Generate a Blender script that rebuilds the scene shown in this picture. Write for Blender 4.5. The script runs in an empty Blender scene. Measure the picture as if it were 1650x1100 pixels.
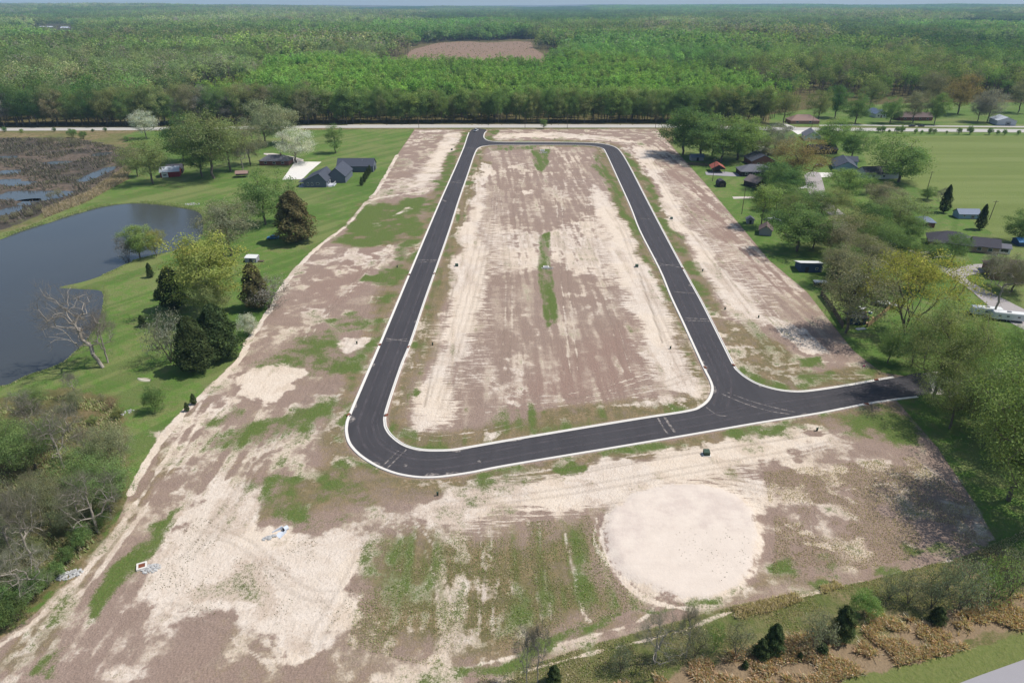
import bpy, bmesh, math, random
import numpy as np
from mathutils import Vector, Matrix

# ------------------------------------------------------------------ camera, sky, sun
SC = bpy.context.scene
CAM_H = 85.0
HAZE = 6.5e-5
PITCH = math.atan((550.0 - 3.0) / 1100.0)          # horizon three pixels under the top edge
SP, CP = math.sin(PITCH), math.cos(PITCH)
cam_data = bpy.data.cameras.new("camera")
cam_data.lens = 24.0
cam_data.sensor_width = 36.0
cam_data.clip_start = 1.0
cam_data.clip_end = 60000.0
cam = bpy.data.objects.new("camera", cam_data)
SC.collection.objects.link(cam)
cam.location = (0, 0, CAM_H)
cam.rotation_euler = (math.pi / 2 - PITCH, 0, 0)
SC.camera = cam

SUN_EL, SUN_AZ = math.radians(57), math.radians(84)     # azimuth clockwise from +Y
world = bpy.data.worlds.new("World")
SC.world = world
world.use_nodes = True
wn = world.node_tree
bg = wn.nodes["Background"]
sky = wn.nodes.new("ShaderNodeTexSky")
sky.sky_type = 'NISHITA'
sky.sun_disc = False
sky.sun_elevation = SUN_EL
sky.sun_rotation = SUN_AZ
sky.air_density = 1.0
sky.dust_density = 1.0
sky.altitude = 200
wn.links.new(sky.outputs[0], bg.inputs[0])
bg.inputs[1].default_value = 0.115

sun_l = bpy.data.lights.new("sun", 'SUN')
sun_l.energy = 4.2
sun_l.angle = math.radians(0.53)
sun_l.color = (1.0, 0.965, 0.91)
sun = bpy.data.objects.new("sun", sun_l)
SC.collection.objects.link(sun)
sdir = Vector((math.sin(SUN_AZ) * math.cos(SUN_EL), math.cos(SUN_AZ) * math.cos(SUN_EL), math.sin(SUN_EL)))
sun.location = sdir * 300
sun.rotation_euler = sdir.to_track_quat('Z', 'Y').to_euler()

SC.view_settings.view_transform = 'Standard'
SC.view_settings.look = 'None'
SC.view_settings.exposure = 0.28
SC.view_settings.gamma = 1.0
SC.cycles.max_bounces = 5
SC.cycles.diffuse_bounces = 2
SC.cycles.glossy_bounces = 2
SC.cycles.transmission_bounces = 3
SC.cycles.volume_bounces = 0
SC.cycles.transparent_max_bounces = 8
SC.cycles.caustics_reflective = False
SC.cycles.caustics_refractive = False
SC.cycles.use_denoising = True

RNG = np.random.default_rng(7)
random.seed(7)
COL = SC.collection

# ------------------------------------------------------------------ pixel <-> ground
def P(u, v, z=0.0):
    """point where the photograph's pixel ray meets the height z"""
    a, b = (u - 825.0) / 1100.0, (550.0 - v) / 1100.0
    dz = -SP + b * CP
    t = (z - CAM_H) / dz
    return (t * a, t * (CP + b * SP))

def PA(pts):
    return np.array([P(*p) for p in pts])

def proj(x, y, z=0.0):
    dz = z - CAM_H
    d = y * CP - dz * SP
    up = y * SP + dz * CP
    return 825 + 1100 * x / d, 550 - 1100 * up / d

def height_from(u, vb, vt):
    x, y = P(u, vb)
    b = (550.0 - vt) / 1100.0       # up/d = b
    # (y*SP+dz*CP) = b*(y*CP-dz*SP)
    dz = y * (b * CP - SP) / (CP + b * SP)
    return dz + CAM_H

# ------------------------------------------------------------------ noise
def _hash(ix, iy, seed):
    h = (ix.astype(np.int64) * 374761393 + iy.astype(np.int64) * 668265263 + seed * 1442695041) & 0xFFFFFFFF
    h = ((h ^ (h >> 13)) * 1274126177) & 0xFFFFFFFF
    h = h ^ (h >> 16)
    return (h & 0xFFFF) / 65535.0

def vnoise(x, y, seed=0):
    ix, iy = np.floor(x), np.floor(y)
    fx, fy = x - ix, y - iy
    fx, fy = fx * fx * (3 - 2 * fx), fy * fy * (3 - 2 * fy)
    a, b = _hash(ix, iy, seed), _hash(ix + 1, iy, seed)
    c, d = _hash(ix, iy + 1, seed), _hash(ix + 1, iy + 1, seed)
    return (a * (1 - fx) + b * fx) * (1 - fy) + (c * (1 - fx) + d * fx) * fy

def fbm(x, y, oct=4, seed=0):
    s, a, t = 0, 1.0, 0
    for o in range(oct):
        s = s + a * vnoise(x * 2 ** o + 17.3 * o, y * 2 ** o - 9.1 * o, seed + o)
        t += a
        a *= 0.55
    return s / t

def sstep(a, b, x):
    t = np.clip((x - a) / (b - a), 0, 1)
    return t * t * (3 - 2 * t)

# ------------------------------------------------------------------ polygons
def catmull(pts, n=6, closed=True):
    pts = np.array(pts, float)
    N = len(pts)
    out = []
    rng = range(N) if closed else range(N - 1)
    for i in rng:
        if closed:
            p0, p1, p2, p3 = pts[(i - 1) % N], pts[i], pts[(i + 1) % N], pts[(i + 2) % N]
        else:
            p0, p1, p2, p3 = pts[max(i - 1, 0)], pts[i], pts[i + 1], pts[min(i + 2, N - 1)]
        for k in range(n):
            t = k / n
            out.append(0.5 * ((2 * p1) + (-p0 + p2) * t + (2 * p0 - 5 * p1 + 4 * p2 - p3) * t * t + (-p0 + 3 * p1 - 3 * p2 + p3) * t ** 3))
    if not closed:
        out.append(pts[-1])
    return np.array(out)

def seg_dist(x, y, poly, closed=True):
    d2 = np.full(x.shape, 1e18)
    N = len(poly)
    for i in range(N if closed else N - 1):
        ax, ay = poly[i]
        bx, by = poly[(i + 1) % N]
        dx, dy = bx - ax, by - ay
        L = dx * dx + dy * dy + 1e-9
        t = np.clip(((x - ax) * dx + (y - ay) * dy) / L, 0, 1)
        d2 = np.minimum(d2, (x - ax - t * dx) ** 2 + (y - ay - t * dy) ** 2)
    return np.sqrt(d2)

def inside(x, y, poly):
    r = np.zeros(x.shape, bool)
    N = len(poly)
    for i in range(N):
        ax, ay = poly[i]
        bx, by = poly[(i + 1) % N]
        if ay == by:
            continue
        c = ((ay > y) != (by > y)) & (x < (bx - ax) * (y - ay) / (by - ay) + ax)
        r ^= c
    return r

def sdist(x, y, poly):
    d = seg_dist(x, y, poly)
    return np.where(inside(x, y, poly), -d, d)

def soft(x, y, poly, f):
    """1 inside, 0 outside, feathered over f metres; only evaluated near the polygon"""
    lo, hi = poly.min(0) - 2 * f, poly.max(0) + 2 * f
    m = (x > lo[0]) & (x < hi[0]) & (y > lo[1]) & (y < hi[1])
    out = np.zeros(x.shape)
    if m.any():
        out[m] = 1 - sstep(-f, f, sdist(x[m], y[m], poly))
    return out

def stroke(x, y, pts, w, f=0.4):
    pl = catmull(PA(pts), 5, closed=False)
    lo, hi = pl.min(0) - w - f, pl.max(0) + w + f
    m = (x > lo[0]) & (x < hi[0]) & (y > lo[1]) & (y < hi[1])
    out = np.zeros(x.shape)
    if m.any():
        out[m] = 1 - sstep(w - f, w + f, seg_dist(x[m], y[m], pl, False))
    return out

# ------------------------------------------------------------------ traced outlines (pixels)
ROAD_OUT = [(760, 209), (748, 238), (735, 269), (711, 323), (691, 370), (661, 442), (614, 555), (590, 611), (566, 668), (561, 684), (561, 698),
            (566, 714), (580, 730), (600, 744), (620, 754), (644, 762), (672, 766.5), (696, 767), (720, 765), (760, 759), (800, 751),
            (870, 739), (985, 720), (1110, 699), (1220, 680), (1320, 664), (1396, 649), (1450, 641), (1497, 634),
            (1499, 619), (1486, 601), (1450, 607), (1414, 613), (1370, 621), (1310, 630), (1280, 631.6), (1250, 628), (1220, 619), (1200, 608),
            (1188, 598), (1180, 588), (1162, 552), (1144, 516), (1126, 481), (1100, 434), (1066, 370), (1038, 316), (1014, 269), (1001, 247),
            (991, 237.5), (974, 232.6), (953, 230.6), (920, 229.7), (870, 229.4), (820, 229.3), (798, 228.6), (785, 226.5), (779, 221.5), (780, 215), (783, 209)]
ROAD_IN = [(765, 245.6), (752, 283), (738, 323), (723, 370), (703, 427), (683, 483), (659, 553), (644, 590), (620.6, 660), (618, 682), (622, 694), (630, 704), (644, 715),
           (660, 722), (680, 726), (700, 727), (730, 726), (760, 721), (800, 714), (870, 702), (960, 687), (1040, 674), (1110, 663), (1130, 656), (1144, 644),
           (1150, 628), (1147, 614), (1136, 592), (1118, 553), (1100, 514), (1082, 476), (1064, 433), (1032, 371), (1017, 333), (997, 289), (977, 246), (970, 238.5),
           (953.6, 235), (920, 233.8), (853, 233.6), (800, 233.8), (782, 235), (772, 237.5)]
POND = [(0, 619), (34, 605), (91, 585), (114, 568), (135, 548), (156, 515), (163, 490), (161, 468), (130, 464), (91, 461), (130, 452), (165, 440), (202, 422), (235, 412),
        (269, 404), (305, 394), (322, 380), (326, 355), (318, 340), (290, 333), (250, 328), (215, 326), (180, 329), (150, 335), (90, 353), (40, 369), (0, 383),
        (-120, 420), (-200, 480), (-190, 560), (-90, 615)]
POOLS = [[(0, 308), (60, 306), (118, 307), (100, 316), (60, 322), (0, 320)], [(125, 290), (150, 275), (183, 264), (184, 270), (160, 282), (135, 292)],
         [(0, 335), (30, 331), (32, 340), (0, 348)], [(0, 271), (28, 272), (30, 279), (0, 280)], [(0, 250), (25, 250), (20, 255), (0, 255)],
         [(0, 289), (22, 287), (48, 291), (70, 292), (40, 297), (0, 299)], [(60, 262), (95, 258), (120, 261), (90, 265)], [(30, 322), (62, 319), (55, 326), (34, 330)], [(150, 247), (176, 244), (180, 249), (155, 251)]]
PAD = [(975, 845), (990, 815), (1030, 792), (1090, 780), (1150, 785), (1195, 805), (1222, 840), (1222, 885), (1210, 925), (1180, 950), (1135, 966), (1090, 965), (1040, 945), (1005, 920), (985, 885)]

road_out = catmull(PA(ROAD_OUT), 4)
road_in = catmull(PA(ROAD_IN), 4)
pond = catmull(PA(POND), 4)
pools = [catmull(PA(p), 4) for p in POOLS]
pad = catmull(PA(PAD), 4)
WATER_Z = -0.55

def ground_z(x, y):
    x, y = np.asarray(x, float), np.asarray(y, float)
    z = np.zeros(x.shape)
    r = np.hypot(x, y)
    hills = sstep(2600, 8500, r) * (fbm(x / 2600 + 3.1, y / 2600, 3, 5) - 0.28) * 95
    z += np.maximum(hills, -2)
    z -= 1.5 * soft(x, y, pond, 2.2)
    for p in pools:
        z -= 0.9 * soft(x, y, p, 1.5)
    z += 0.45 * soft(x, y, pad, 1.6)
    return z

def gz(x, y):
    return float(ground_z(np.array([x]), np.array([y]))[0])
# ------------------------------------------------------------------ node helpers
def new_mat(name):
    m = bpy.data.materials.new(name)
    m.use_nodes = True
    nt = m.node_tree
    for n in list(nt.nodes):
        nt.nodes.remove(n)
    out = nt.nodes.new("ShaderNodeOutputMaterial")
    return m, nt, out

class NB:
    """small node builder"""
    def __init__(self, nt):
        self.nt = nt
    def n(self, t, **kw):
        nd = self.nt.nodes.new(t)
        for k, v in kw.items():
            setattr(nd, k, v)
        return nd
    def link(self, a, b):
        self.nt.links.new(a, b)
    def val(self, sock, v):
        if isinstance(v, bpy.types.NodeSocket):
            self.link(v, sock)
        else:
            sock.default_value = v
    def math(self, op, a, b=0.0, c=None, clamp=False):
        nd = self.n("ShaderNodeMath", operation=op, use_clamp=clamp)
        self.val(nd.inputs[0], a)
        self.val(nd.inputs[1], b)
        if c is not None:
            self.val(nd.inputs[2], c)
        return nd.outputs[0]
    def mix(self, f, a, b, mode='MIX'):
        nd = self.n("ShaderNodeMix", data_type='RGBA', blend_type=mode)
        self.val(nd.inputs[0], f)
        self.val(nd.inputs[6], a)
        self.val(nd.inputs[7], b)
        return nd.outputs[2]
    def noise(self, vec, scale, detail=4, rough=0.6, dist=0.0, con=0.0):
        nd = self.n("ShaderNodeTexNoise")
        self.link(vec, nd.inputs["Vector"])
        nd.inputs["Scale"].default_value = scale
        nd.inputs["Detail"].default_value = detail
        nd.inputs["Roughness"].default_value = rough
        nd.inputs["Distortion"].default_value = dist
        if con:
            return self.math('MULTIPLY_ADD', nd.outputs["Fac"], con, 0.5 - 0.5 * con, clamp=True)
        return nd.outputs["Fac"]
    def mapping(self, vec, scale, rot=0.0):
        nd = self.n("ShaderNodeMapping")
        self.link(vec, nd.inputs[0])
        nd.inputs["Scale"].default_value = scale
        nd.inputs["Rotation"].default_value = (0, 0, rot)
        return nd.outputs[0]
    def crisp(self, mask, noise, k=1.0, w=0.12):
        """mask broken by noise: smoothstep around 0.5 of mask+(noise-.5)*k"""
        s = self.math('MULTIPLY_ADD', noise, k, self.math('ADD', mask, -0.5 * k))
        nd = self.n("ShaderNodeMapRange", interpolation_type='SMOOTHSTEP')
        self.link(s, nd.inputs[0])
        nd.inputs[1].default_value = 0.5 - w
        nd.inputs[2].default_value = 0.5 + w
        return nd.outputs[0]

def C(r, g, b):
    """sRGB 0-255 -> linear colour"""
    f = lambda c: ((c / 255) / 12.92 if c / 255 <= 0.04045 else ((c / 255 + 0.055) / 1.055) ** 2.4)
    return (f(r), f(g), f(b), 1.0)

MATS = {}
def plain(name, col, rough=0.7, metal=0.0, var=0.12, scale=1.5, spec=0.3, bump=0.0):
    """Principled with a procedural mottle"""
    if name in MATS:
        return MATS[name]
    m, nt, out = new_mat(name)
    b = NB(nt)
    col = tuple(c * .80 for c in col[:3])
    tc = b.n("ShaderNodeTexCoord").outputs["Object"]
    no = b.noise(tc, scale, 5, 0.65)
    c1 = tuple(min(1, c * (1 + var)) for c in col[:3]) + (1,)
    c0 = tuple(c * (1 - var) for c in col[:3]) + (1,)
    p = b.n("ShaderNodeBsdfPrincipled")
    b.link(b.mix(no, c0, c1), p.inputs["Base Color"])
    p.inputs["Roughness"].default_value = rough
    p.inputs["Metallic"].default_value = metal
    p.inputs["Specular IOR Level"].default_value = spec
    if bump:
        bp = b.n("ShaderNodeBump")
        bp.inputs["Strength"].default_value = 1.0
        bp.inputs["Distance"].default_value = bump
        b.link(no, bp.inputs["Height"])
        b.link(bp.outputs[0], p.inputs["Normal"])
    b.link(p.outputs[0], out.inputs[0])
    MATS[name] = m
    return m

# ------------------------------------------------------------------ object helpers
def link(o, parent=None):
    COL.objects.link(o)
    if parent is not None:
        o.parent = parent
    return o

def mesh_obj(name, verts, faces, mat=None, parent=None, smooth=False):
    me = bpy.data.meshes.new(name)
    me.from_pydata([tuple(v) for v in verts], [], [tuple(f) for f in faces])
    me.update()
    if mat is not None:
        me.materials.append(mat)
    if smooth:
        me.polygons.foreach_set("use_smooth", [True] * len(me.polygons))
    return link(bpy.data.objects.new(name, me), parent)

def np_mesh(name, V, F, mat=None):
    """fast mesh from numpy arrays, faces all with the same corner count"""
    me = bpy.data.meshes.new(name)
    V = np.ascontiguousarray(V, dtype=np.float32)
    F = np.ascontiguousarray(F, dtype=np.int32)
    k = F.shape[1]
    me.vertices.add(len(V))
    me.vertices.foreach_set("co", V.ravel())
    me.loops.add(F.size)
    me.loops.foreach_set("vertex_index", F.ravel())
    me.polygons.add(len(F))
    me.polygons.foreach_set("loop_start", np.arange(0, F.size, k, dtype=np.int32))
    me.polygons.foreach_set("loop_total", np.full(len(F), k, dtype=np.int32))
    me.update(calc_edges=True)
    if mat is not None:
        me.materials.append(mat)
    return me

def set_attr(me, name, arr, typ='FLOAT_COLOR', dom='POINT'):
    a = me.attributes.new(name, typ, dom)
    arr = np.ascontiguousarray(arr, dtype=np.float32)
    a.data.foreach_set({'FLOAT_COLOR': "color", 'FLOAT': "value", 'FLOAT_VECTOR': "vector"}[typ], arr.ravel())

def tag(o, label=None, cat=None, group=None, kind=None):
    if label: o["label"] = label
    if cat: o["category"] = cat
    if group: o["group"] = group
    if kind: o["kind"] = kind
    return o

def empty(name, loc, rz=0.0):
    o = bpy.data.objects.new(name, None)
    o.empty_display_size = 0.5
    o.location = loc
    o.rotation_euler = (0, 0, rz)
    return link(o)

def box_data(x0, x1, y0, y1, z0, z1):
    v = [(x0, y0, z0), (x1, y0, z0), (x1, y1, z0), (x0, y1, z0), (x0, y0, z1), (x1, y0, z1), (x1, y1, z1), (x0, y1, z1)]
    f = [(0, 3, 2, 1), (4, 5, 6, 7), (0, 1, 5, 4), (1, 2, 6, 5), (2, 3, 7, 6), (3, 0, 4, 7)]
    return v, f

def box(name, x0, x1, y0, y1, z0, z1, mat, parent=None, bevel=0.0):
    v, f = box_data(x0, x1, y0, y1, z0, z1)
    o = mesh_obj(name, v, f, mat, parent)
    if bevel:
        md = o.modifiers.new("bevel", 'BEVEL')
        md.width = bevel
        md.segments = 2
    return o

def multi(name, parts, mat, parent=None):
    V, F = [], []
    for v, f in parts:
        k = len(V)
        V += list(v)
        F += [tuple(i + k for i in q) for q in f]
    return mesh_obj(name, V, F, mat, parent)

def cyl_data(p0, p1, r0, r1, n=8):
    p0, p1 = Vector(p0), Vector(p1)
    q = (p1 - p0).to_track_quat('Z', 'Y')
    V, F = [], []
    for p, r in ((p0, r0), (p1, r1)):
        for k in range(n):
            a = 2 * math.pi * k / n
            V.append(p + q @ Vector((r * math.cos(a), r * math.sin(a), 0)))
    for k in range(n):
        F.append((k, (k + 1) % n, n + (k + 1) % n, n + k))
    F.append(tuple(range(n - 1, -1, -1)))
    F.append(tuple(range(n, 2 * n)))
    return V, F

def sheet(name, poly, z, mat, parent=None, hole=None):
    """flat filled polygon (optionally with a hole)"""
    bm = bmesh.new()
    es = []
    for pl in [poly] + ([hole] if hole is not None else []):
        vs = [bm.verts.new((p[0], p[1], z)) for p in pl]
        es += [bm.edges.new((vs[i], vs[(i + 1) % len(vs)])) for i in range(len(vs))]
    bmesh.ops.triangle_fill(bm, use_beauty=True, edges=es)
    bmesh.ops.recalc_face_normals(bm, faces=bm.faces)
    if sum(f.normal.z * f.calc_area() for f in bm.faces) < 0:
        bmesh.ops.reverse_faces(bm, faces=bm.faces)
    me = bpy.data.meshes.new(name)
    bm.to_mesh(me)
    bm.free()
    me.materials.append(mat)
    return link(bpy.data.objects.new(name, me), parent)

def offset_poly(poly, d, closed=True):
    """offset a polyline to its left by d"""
    p = np.array(poly)
    if closed:
        t = np.roll(p, -1, 0) - np.roll(p, 1, 0)
    else:
        t = np.gradient(p, axis=0)
    t /= np.linalg.norm(t, axis=1, keepdims=True) + 1e-9
    return p + d * np.stack([-t[:, 1], t[:, 0]], 1)

def signed_area(p):
    p = np.array(p)
    x, y = p[:, 0], p[:, 1]
    return 0.5 * np.sum(x * np.roll(y, -1) - y * np.roll(x, -1))
DRIVES = [
    ("driveway", [(455, 289.5), (487, 289), (500, 276), (518, 261), (489, 260.5), (474, 262)], "concrete"),
    ("driveway", [(474, 262), (489, 260.5), (489, 257), (470, 252), (440, 247), (425, 247), (425, 249), (452, 254)], "gravel"),
    ("driveway", [(1318, 278), (1343, 278.5), (1341, 285), (1322, 286)], "concrete"), ("driveway", [(1284, 303), (1300, 299), (1303, 303), (1288, 304)], "concrete"),
    ("driveway", [(1262, 200), (1268, 200), (1290, 208), (1300, 212), (1286, 217), (1272, 208)], "concrete"),
    ("driveway", [(1208, 232), (1216, 228), (1232, 236), (1246, 244), (1232, 247), (1218, 240)], "old_asphalt"),
    ("driveway", [(1218, 244), (1238, 242), (1246, 248), (1238, 250)], "concrete"),
    ("driveway", [(1497, 414), (1500, 405), (1515, 403), (1535, 410), (1528, 413.5), (1500, 416)], "concrete"),
    ("driveway", [(1478, 407), (1497, 404), (1502, 414), (1492, 416)], "street_asphalt"),
    ("driveway", [(1136, 277), (1170, 277), (1205, 281), (1205, 285), (1175, 284), (1138, 282)], "grey_asphalt"),
    ("driveway", [(1180, 317), (1215, 316.5), (1218, 319.5), (1182, 320.5)], "gravel"),
    ("gravel_apron", [(1486, 601), (1510, 598), (1535, 612), (1545, 630), (1520, 636), (1497, 634)], "gravel"),
    ("driveway", [(1510, 620), (1560, 610), (1650, 580), (1655, 592), (1580, 622), (1530, 640)], "gravel")]
STREET = [(1297, 281), (1319, 278), (1328, 301), (1334, 322), (1362, 345), (1395, 364), (1422, 382), (1474, 405), (1504, 422), (1524, 431), (1545, 430), (1566, 426), (1605, 425), (1660, 428), (1660, 436), (1610, 436), (1575, 441),
     (1556, 448), (1590, 468), (1650, 498), (1740, 545), (1720, 562), (1619, 515), (1590, 490), (1551, 458), (1518, 438), (1481, 411), (1440, 396), (1400, 378), (1362, 360), (1325, 338), (1306, 318), (1300, 300)]
COUNTY = ([(-900, 214), (-400, 211), (0, 206.3), (210, 205.6), (520, 202.4), (760, 201.8), (1080, 201.6), (1220, 205), (1380, 206.4), (1650, 208.6), (2200, 214)],
          [(-900, 221), (-400, 217), (0, 211), (210, 210.2), (520, 206.6), (760, 206.0), (1080, 205.8), (1220, 209.8), (1380, 211.3), (1650, 213.6), (2200, 220)])
HIGHWAY = [(1530, 1106), (1580, 1087), (1650, 1062), (1760, 1022), (1900, 975), (2400, 1200), (1800, 1500), (1380, 1160)]
FLATS = [d[1] for d in DRIVES] + [STREET, COUNTY[0] + COUNTY[1][::-1], HIGHWAY]
# ------------------------------------------------------------------ ground sheet
def spaced(lo, hi, d0, dense, grow, far):
    """coordinates: spacing d0 in the dense interval, growing outside it"""
    a = list(np.arange(dense[0], dense[1], d0))
    up, d = a[-1], d0
    while up < hi:
        d *= grow
        up += min(d, far)
        a.append(up)
    dn, d = a[0], d0
    out = []
    while dn > lo:
        d *= grow
        dn -= min(d, far)
        out.append(dn)
    return np.array(out[::-1] + a)

gx = spaced(-13000, 13000, 0.5, (-140, 175), 1.09, 500)
y_list, yv = [], 50.0
while yv < 15500:
    y_list.append(yv)
    yv += 0.36 if yv < 130 else (0.36 + (yv - 130) * 0.0054 if yv < 360 else min(1.65 * 1.06 ** ((yv - 360) / 25), 300))
gy = np.array([-400, -150, -50, 0, 25, 40] + y_list)
GX, GY = np.meshgrid(gx, gy)
X, Y = GX.ravel(), GY.ravel()

near = (Y < 700) & (np.abs(X) < 700)
def full(fn, *a):
    out = np.zeros(X.shape)
    out[near] = fn(X[near], Y[near], *a)
    return out

S = lambda pts, f=2.5: full(soft, PA(pts), f)
K = lambda pts, w, f=0.4: full(stroke, pts, w, f)

# outlines are warped so that every traced patch gets a ragged natural edge
WX = X + (fbm(X / 14, Y / 14, 4, 51) - .5) * 11 + (fbm(X / 2.6, Y / 2.6, 2, 61) - .5) * 2.2
WY = Y + (fbm(X / 14, Y / 14, 4, 71) - .5) * 11 + (fbm(X / 2.6, Y / 2.6, 2, 81) - .5) * 2.2
def warped(fn, *a):
    out = np.zeros(X.shape)
    out[near] = fn(WX[near], WY[near], *a)
    return out
W = lambda pts, f=2.5: warped(soft, PA(pts), f)
n1 = fbm(X / 9, Y / 9, 4, 11)
n2 = fbm(X / 30, Y / 30, 3, 23)

SITE = [(668, 209), (640, 250), (605, 310), (590, 325), (545, 372), (510, 400), (470, 445), (440, 485), (405, 545), (385, 575), (345, 615), (300, 660), (240, 740), (210, 790),
        (185, 850), (150, 890), (110, 935), (60, 985), (0, 1030), (-120, 1110), (-120, 1400), (700, 1250), (840, 1076), (960, 1036), (1180, 975), (1400, 935), (1560, 893), (1605, 872),
        (1570, 810), (1510, 720), (1462, 665), (1440, 640), (1505, 612), (1420, 600), (1375, 565), (1335, 515), (1300, 470), (1240, 420), (1190, 360), (1140, 300), (1085, 238), (1058, 208)]
site = S(SITE, 1.2)
road_d = np.full(X.shape, 999.0)
road_d[near] = np.minimum(np.where(inside(X[near], Y[near], road_in), 1, np.where(inside(X[near], Y[near], road_out), -1, 1)) * np.minimum(seg_dist(X[near], Y[near], road_out), seg_dist(X[near], Y[near], road_in)), 999)

grass = np.zeros(X.shape)
yyy = fbm(X / 1.2, Y / 18, 2, 171)
for pts, f, w in [
    ([(748, 214), (757, 212), (742, 250), (720, 300), (690, 355), (672, 395), (655, 440), (620, 510), (600, 560), (570, 630), (562, 660), (540, 650), (560, 600), (600, 520), (625, 470), (650, 400), (670, 360), (690, 320), (700, 290), (720, 262), (738, 225)], 2.0, .85),
    ([(784, 212), (800, 210), (796, 225), (784, 224)], 2, 1),
    ([(535, 392), (560, 360), (590, 335), (620, 322), (690, 314), (700, 330), (680, 360), (655, 385), (600, 396), (560, 398)], 3, 1),
    ([(430, 580), (460, 545), (520, 533), (560, 560), (592, 570), (560, 600), (500, 602)], 3, .95),
    ([(578, 448), (620, 434), (655, 436), (620, 456)], 3, .95),
    ([(520, 520), (560, 505), (600, 500), (590, 530), (540, 540)], 3, .7),
    ([(345, 725), (400, 690), (500, 660), (535, 648), (535, 672), (440, 712), (380, 728)], 2.5, .85),
    ([(345, 690), (360, 664), (378, 668), (372, 690)], 1.5, .8),
    ([(415, 768), (450, 758), (480, 800), (525, 852), (500, 866), (460, 835), (430, 805)], 2, 1),
    ([(500, 765), (530, 745), (560, 778), (592, 800), (565, 822), (520, 812), (502, 792)], 2, 1),
    ([(540, 690), (556, 690), (560, 730), (600, 770), (640, 790), (600, 790), (560, 760)], 2, .7),
    ([(590, 860), (660, 838), (720, 870), (760, 900), (740, 990), (640, 1012), (605, 960)], 4, .54),
    ([(790, 860), (850, 840), (960, 835), (985, 930), (1035, 975), (900, 1000), (800, 1000), (820, 920)], 4, .55),
    ([(930, 910), (975, 905), (975, 930), (930, 935)], 1.5, 1),
    ([(868, 380), (886, 372), (888, 420), (897, 480), (897, 520), (880, 530), (866, 450)], .8, 1),
    ([(855, 242), (887, 240), (884, 265), (872, 280), (862, 268)], 1.5, 1),
    ([(1003, 240), (1022, 260), (1062, 330), (1092, 380), (1122, 440), (1152, 492), (1142, 500), (1102, 430), (1062, 350), (1020, 280), (1000, 250)], 1.6, .8),
    ([(952, 242), (970, 250), (1000, 310), (1040, 390), (1062, 430), (1038, 420), (1010, 360), (985, 310), (960, 270)], 1.6, .75),
    ([(790, 236), (860, 236), (860, 241), (790, 243)], 3, .7),
    ([(780, 684), (830, 660), (888, 664), (850, 692), (790, 702)], 2.5, .8),
    ([(640, 640), (660, 625), (680, 632), (650, 650)], 1.5, .7),
    ([(622, 690), (640, 670), (660, 705), (720, 716), (720, 726), (660, 720)], 1.2, .85),
    ([(1280, 572), (1335, 568), (1338, 584), (1290, 587)], 1.6, 1),
    ([(1270, 600), (1345, 588), (1360, 596), (1290, 612)], 1.6, .6),
    ([(1335, 672), (1440, 648), (1510, 700), (1470, 740), (1400, 712), (1360, 690)], 2.5, .85),
    ([(1200, 690), (1290, 672), (1300, 680), (1210, 700)], 1.5, .8),
    ([(868, 750), (945, 738), (930, 760), (882, 764)], 1, 1),
    ([(1255, 910), (1290, 888), (1335, 888), (1330, 912), (1270, 935)], 1.5, .9),
    ([(715, 1068), (850, 1028), (960, 1000), (1000, 985), (1040, 985), (960, 1018), (860, 1052), (740, 1080)], 1, 1),
    ([(1020, 985), (1180, 952), (1230, 925), (1180, 965), (1060, 992)], .8, .8),
    ([(135, 962), (190, 910), (240, 870), (290, 823), (288, 842), (240, 900), (200, 950), (165, 988)], 1.0, 1),
    ([(30, 1100), (55, 1050), (85, 1040), (75, 1095)], 1.0, 1),
    ([(1300, 938), (1440, 900), (1560, 880), (1600, 872), (1560, 894), (1400, 935)], 1.0, .9),
    ([(700, 420), (712, 432), (706, 450), (694, 445)], 1.0, .8)]:
    grass = np.maximum(grass, w * (W(pts, f * 1.7) if pts[0] not in ((868, 380), (855, 242)) else S(pts, f) * (.55 + .5 * yyy)))
verge = sstep(0.2, 1.2, road_d) * (1 - sstep(2.5, 7.0, road_d + (n1 - .5) * 6)) * site
grass = np.maximum(grass, verge * (.05 + .85 * sstep(.40, .62, fbm(X / 7, Y / 7, 3, 29)) * n2 * 1.1))

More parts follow.
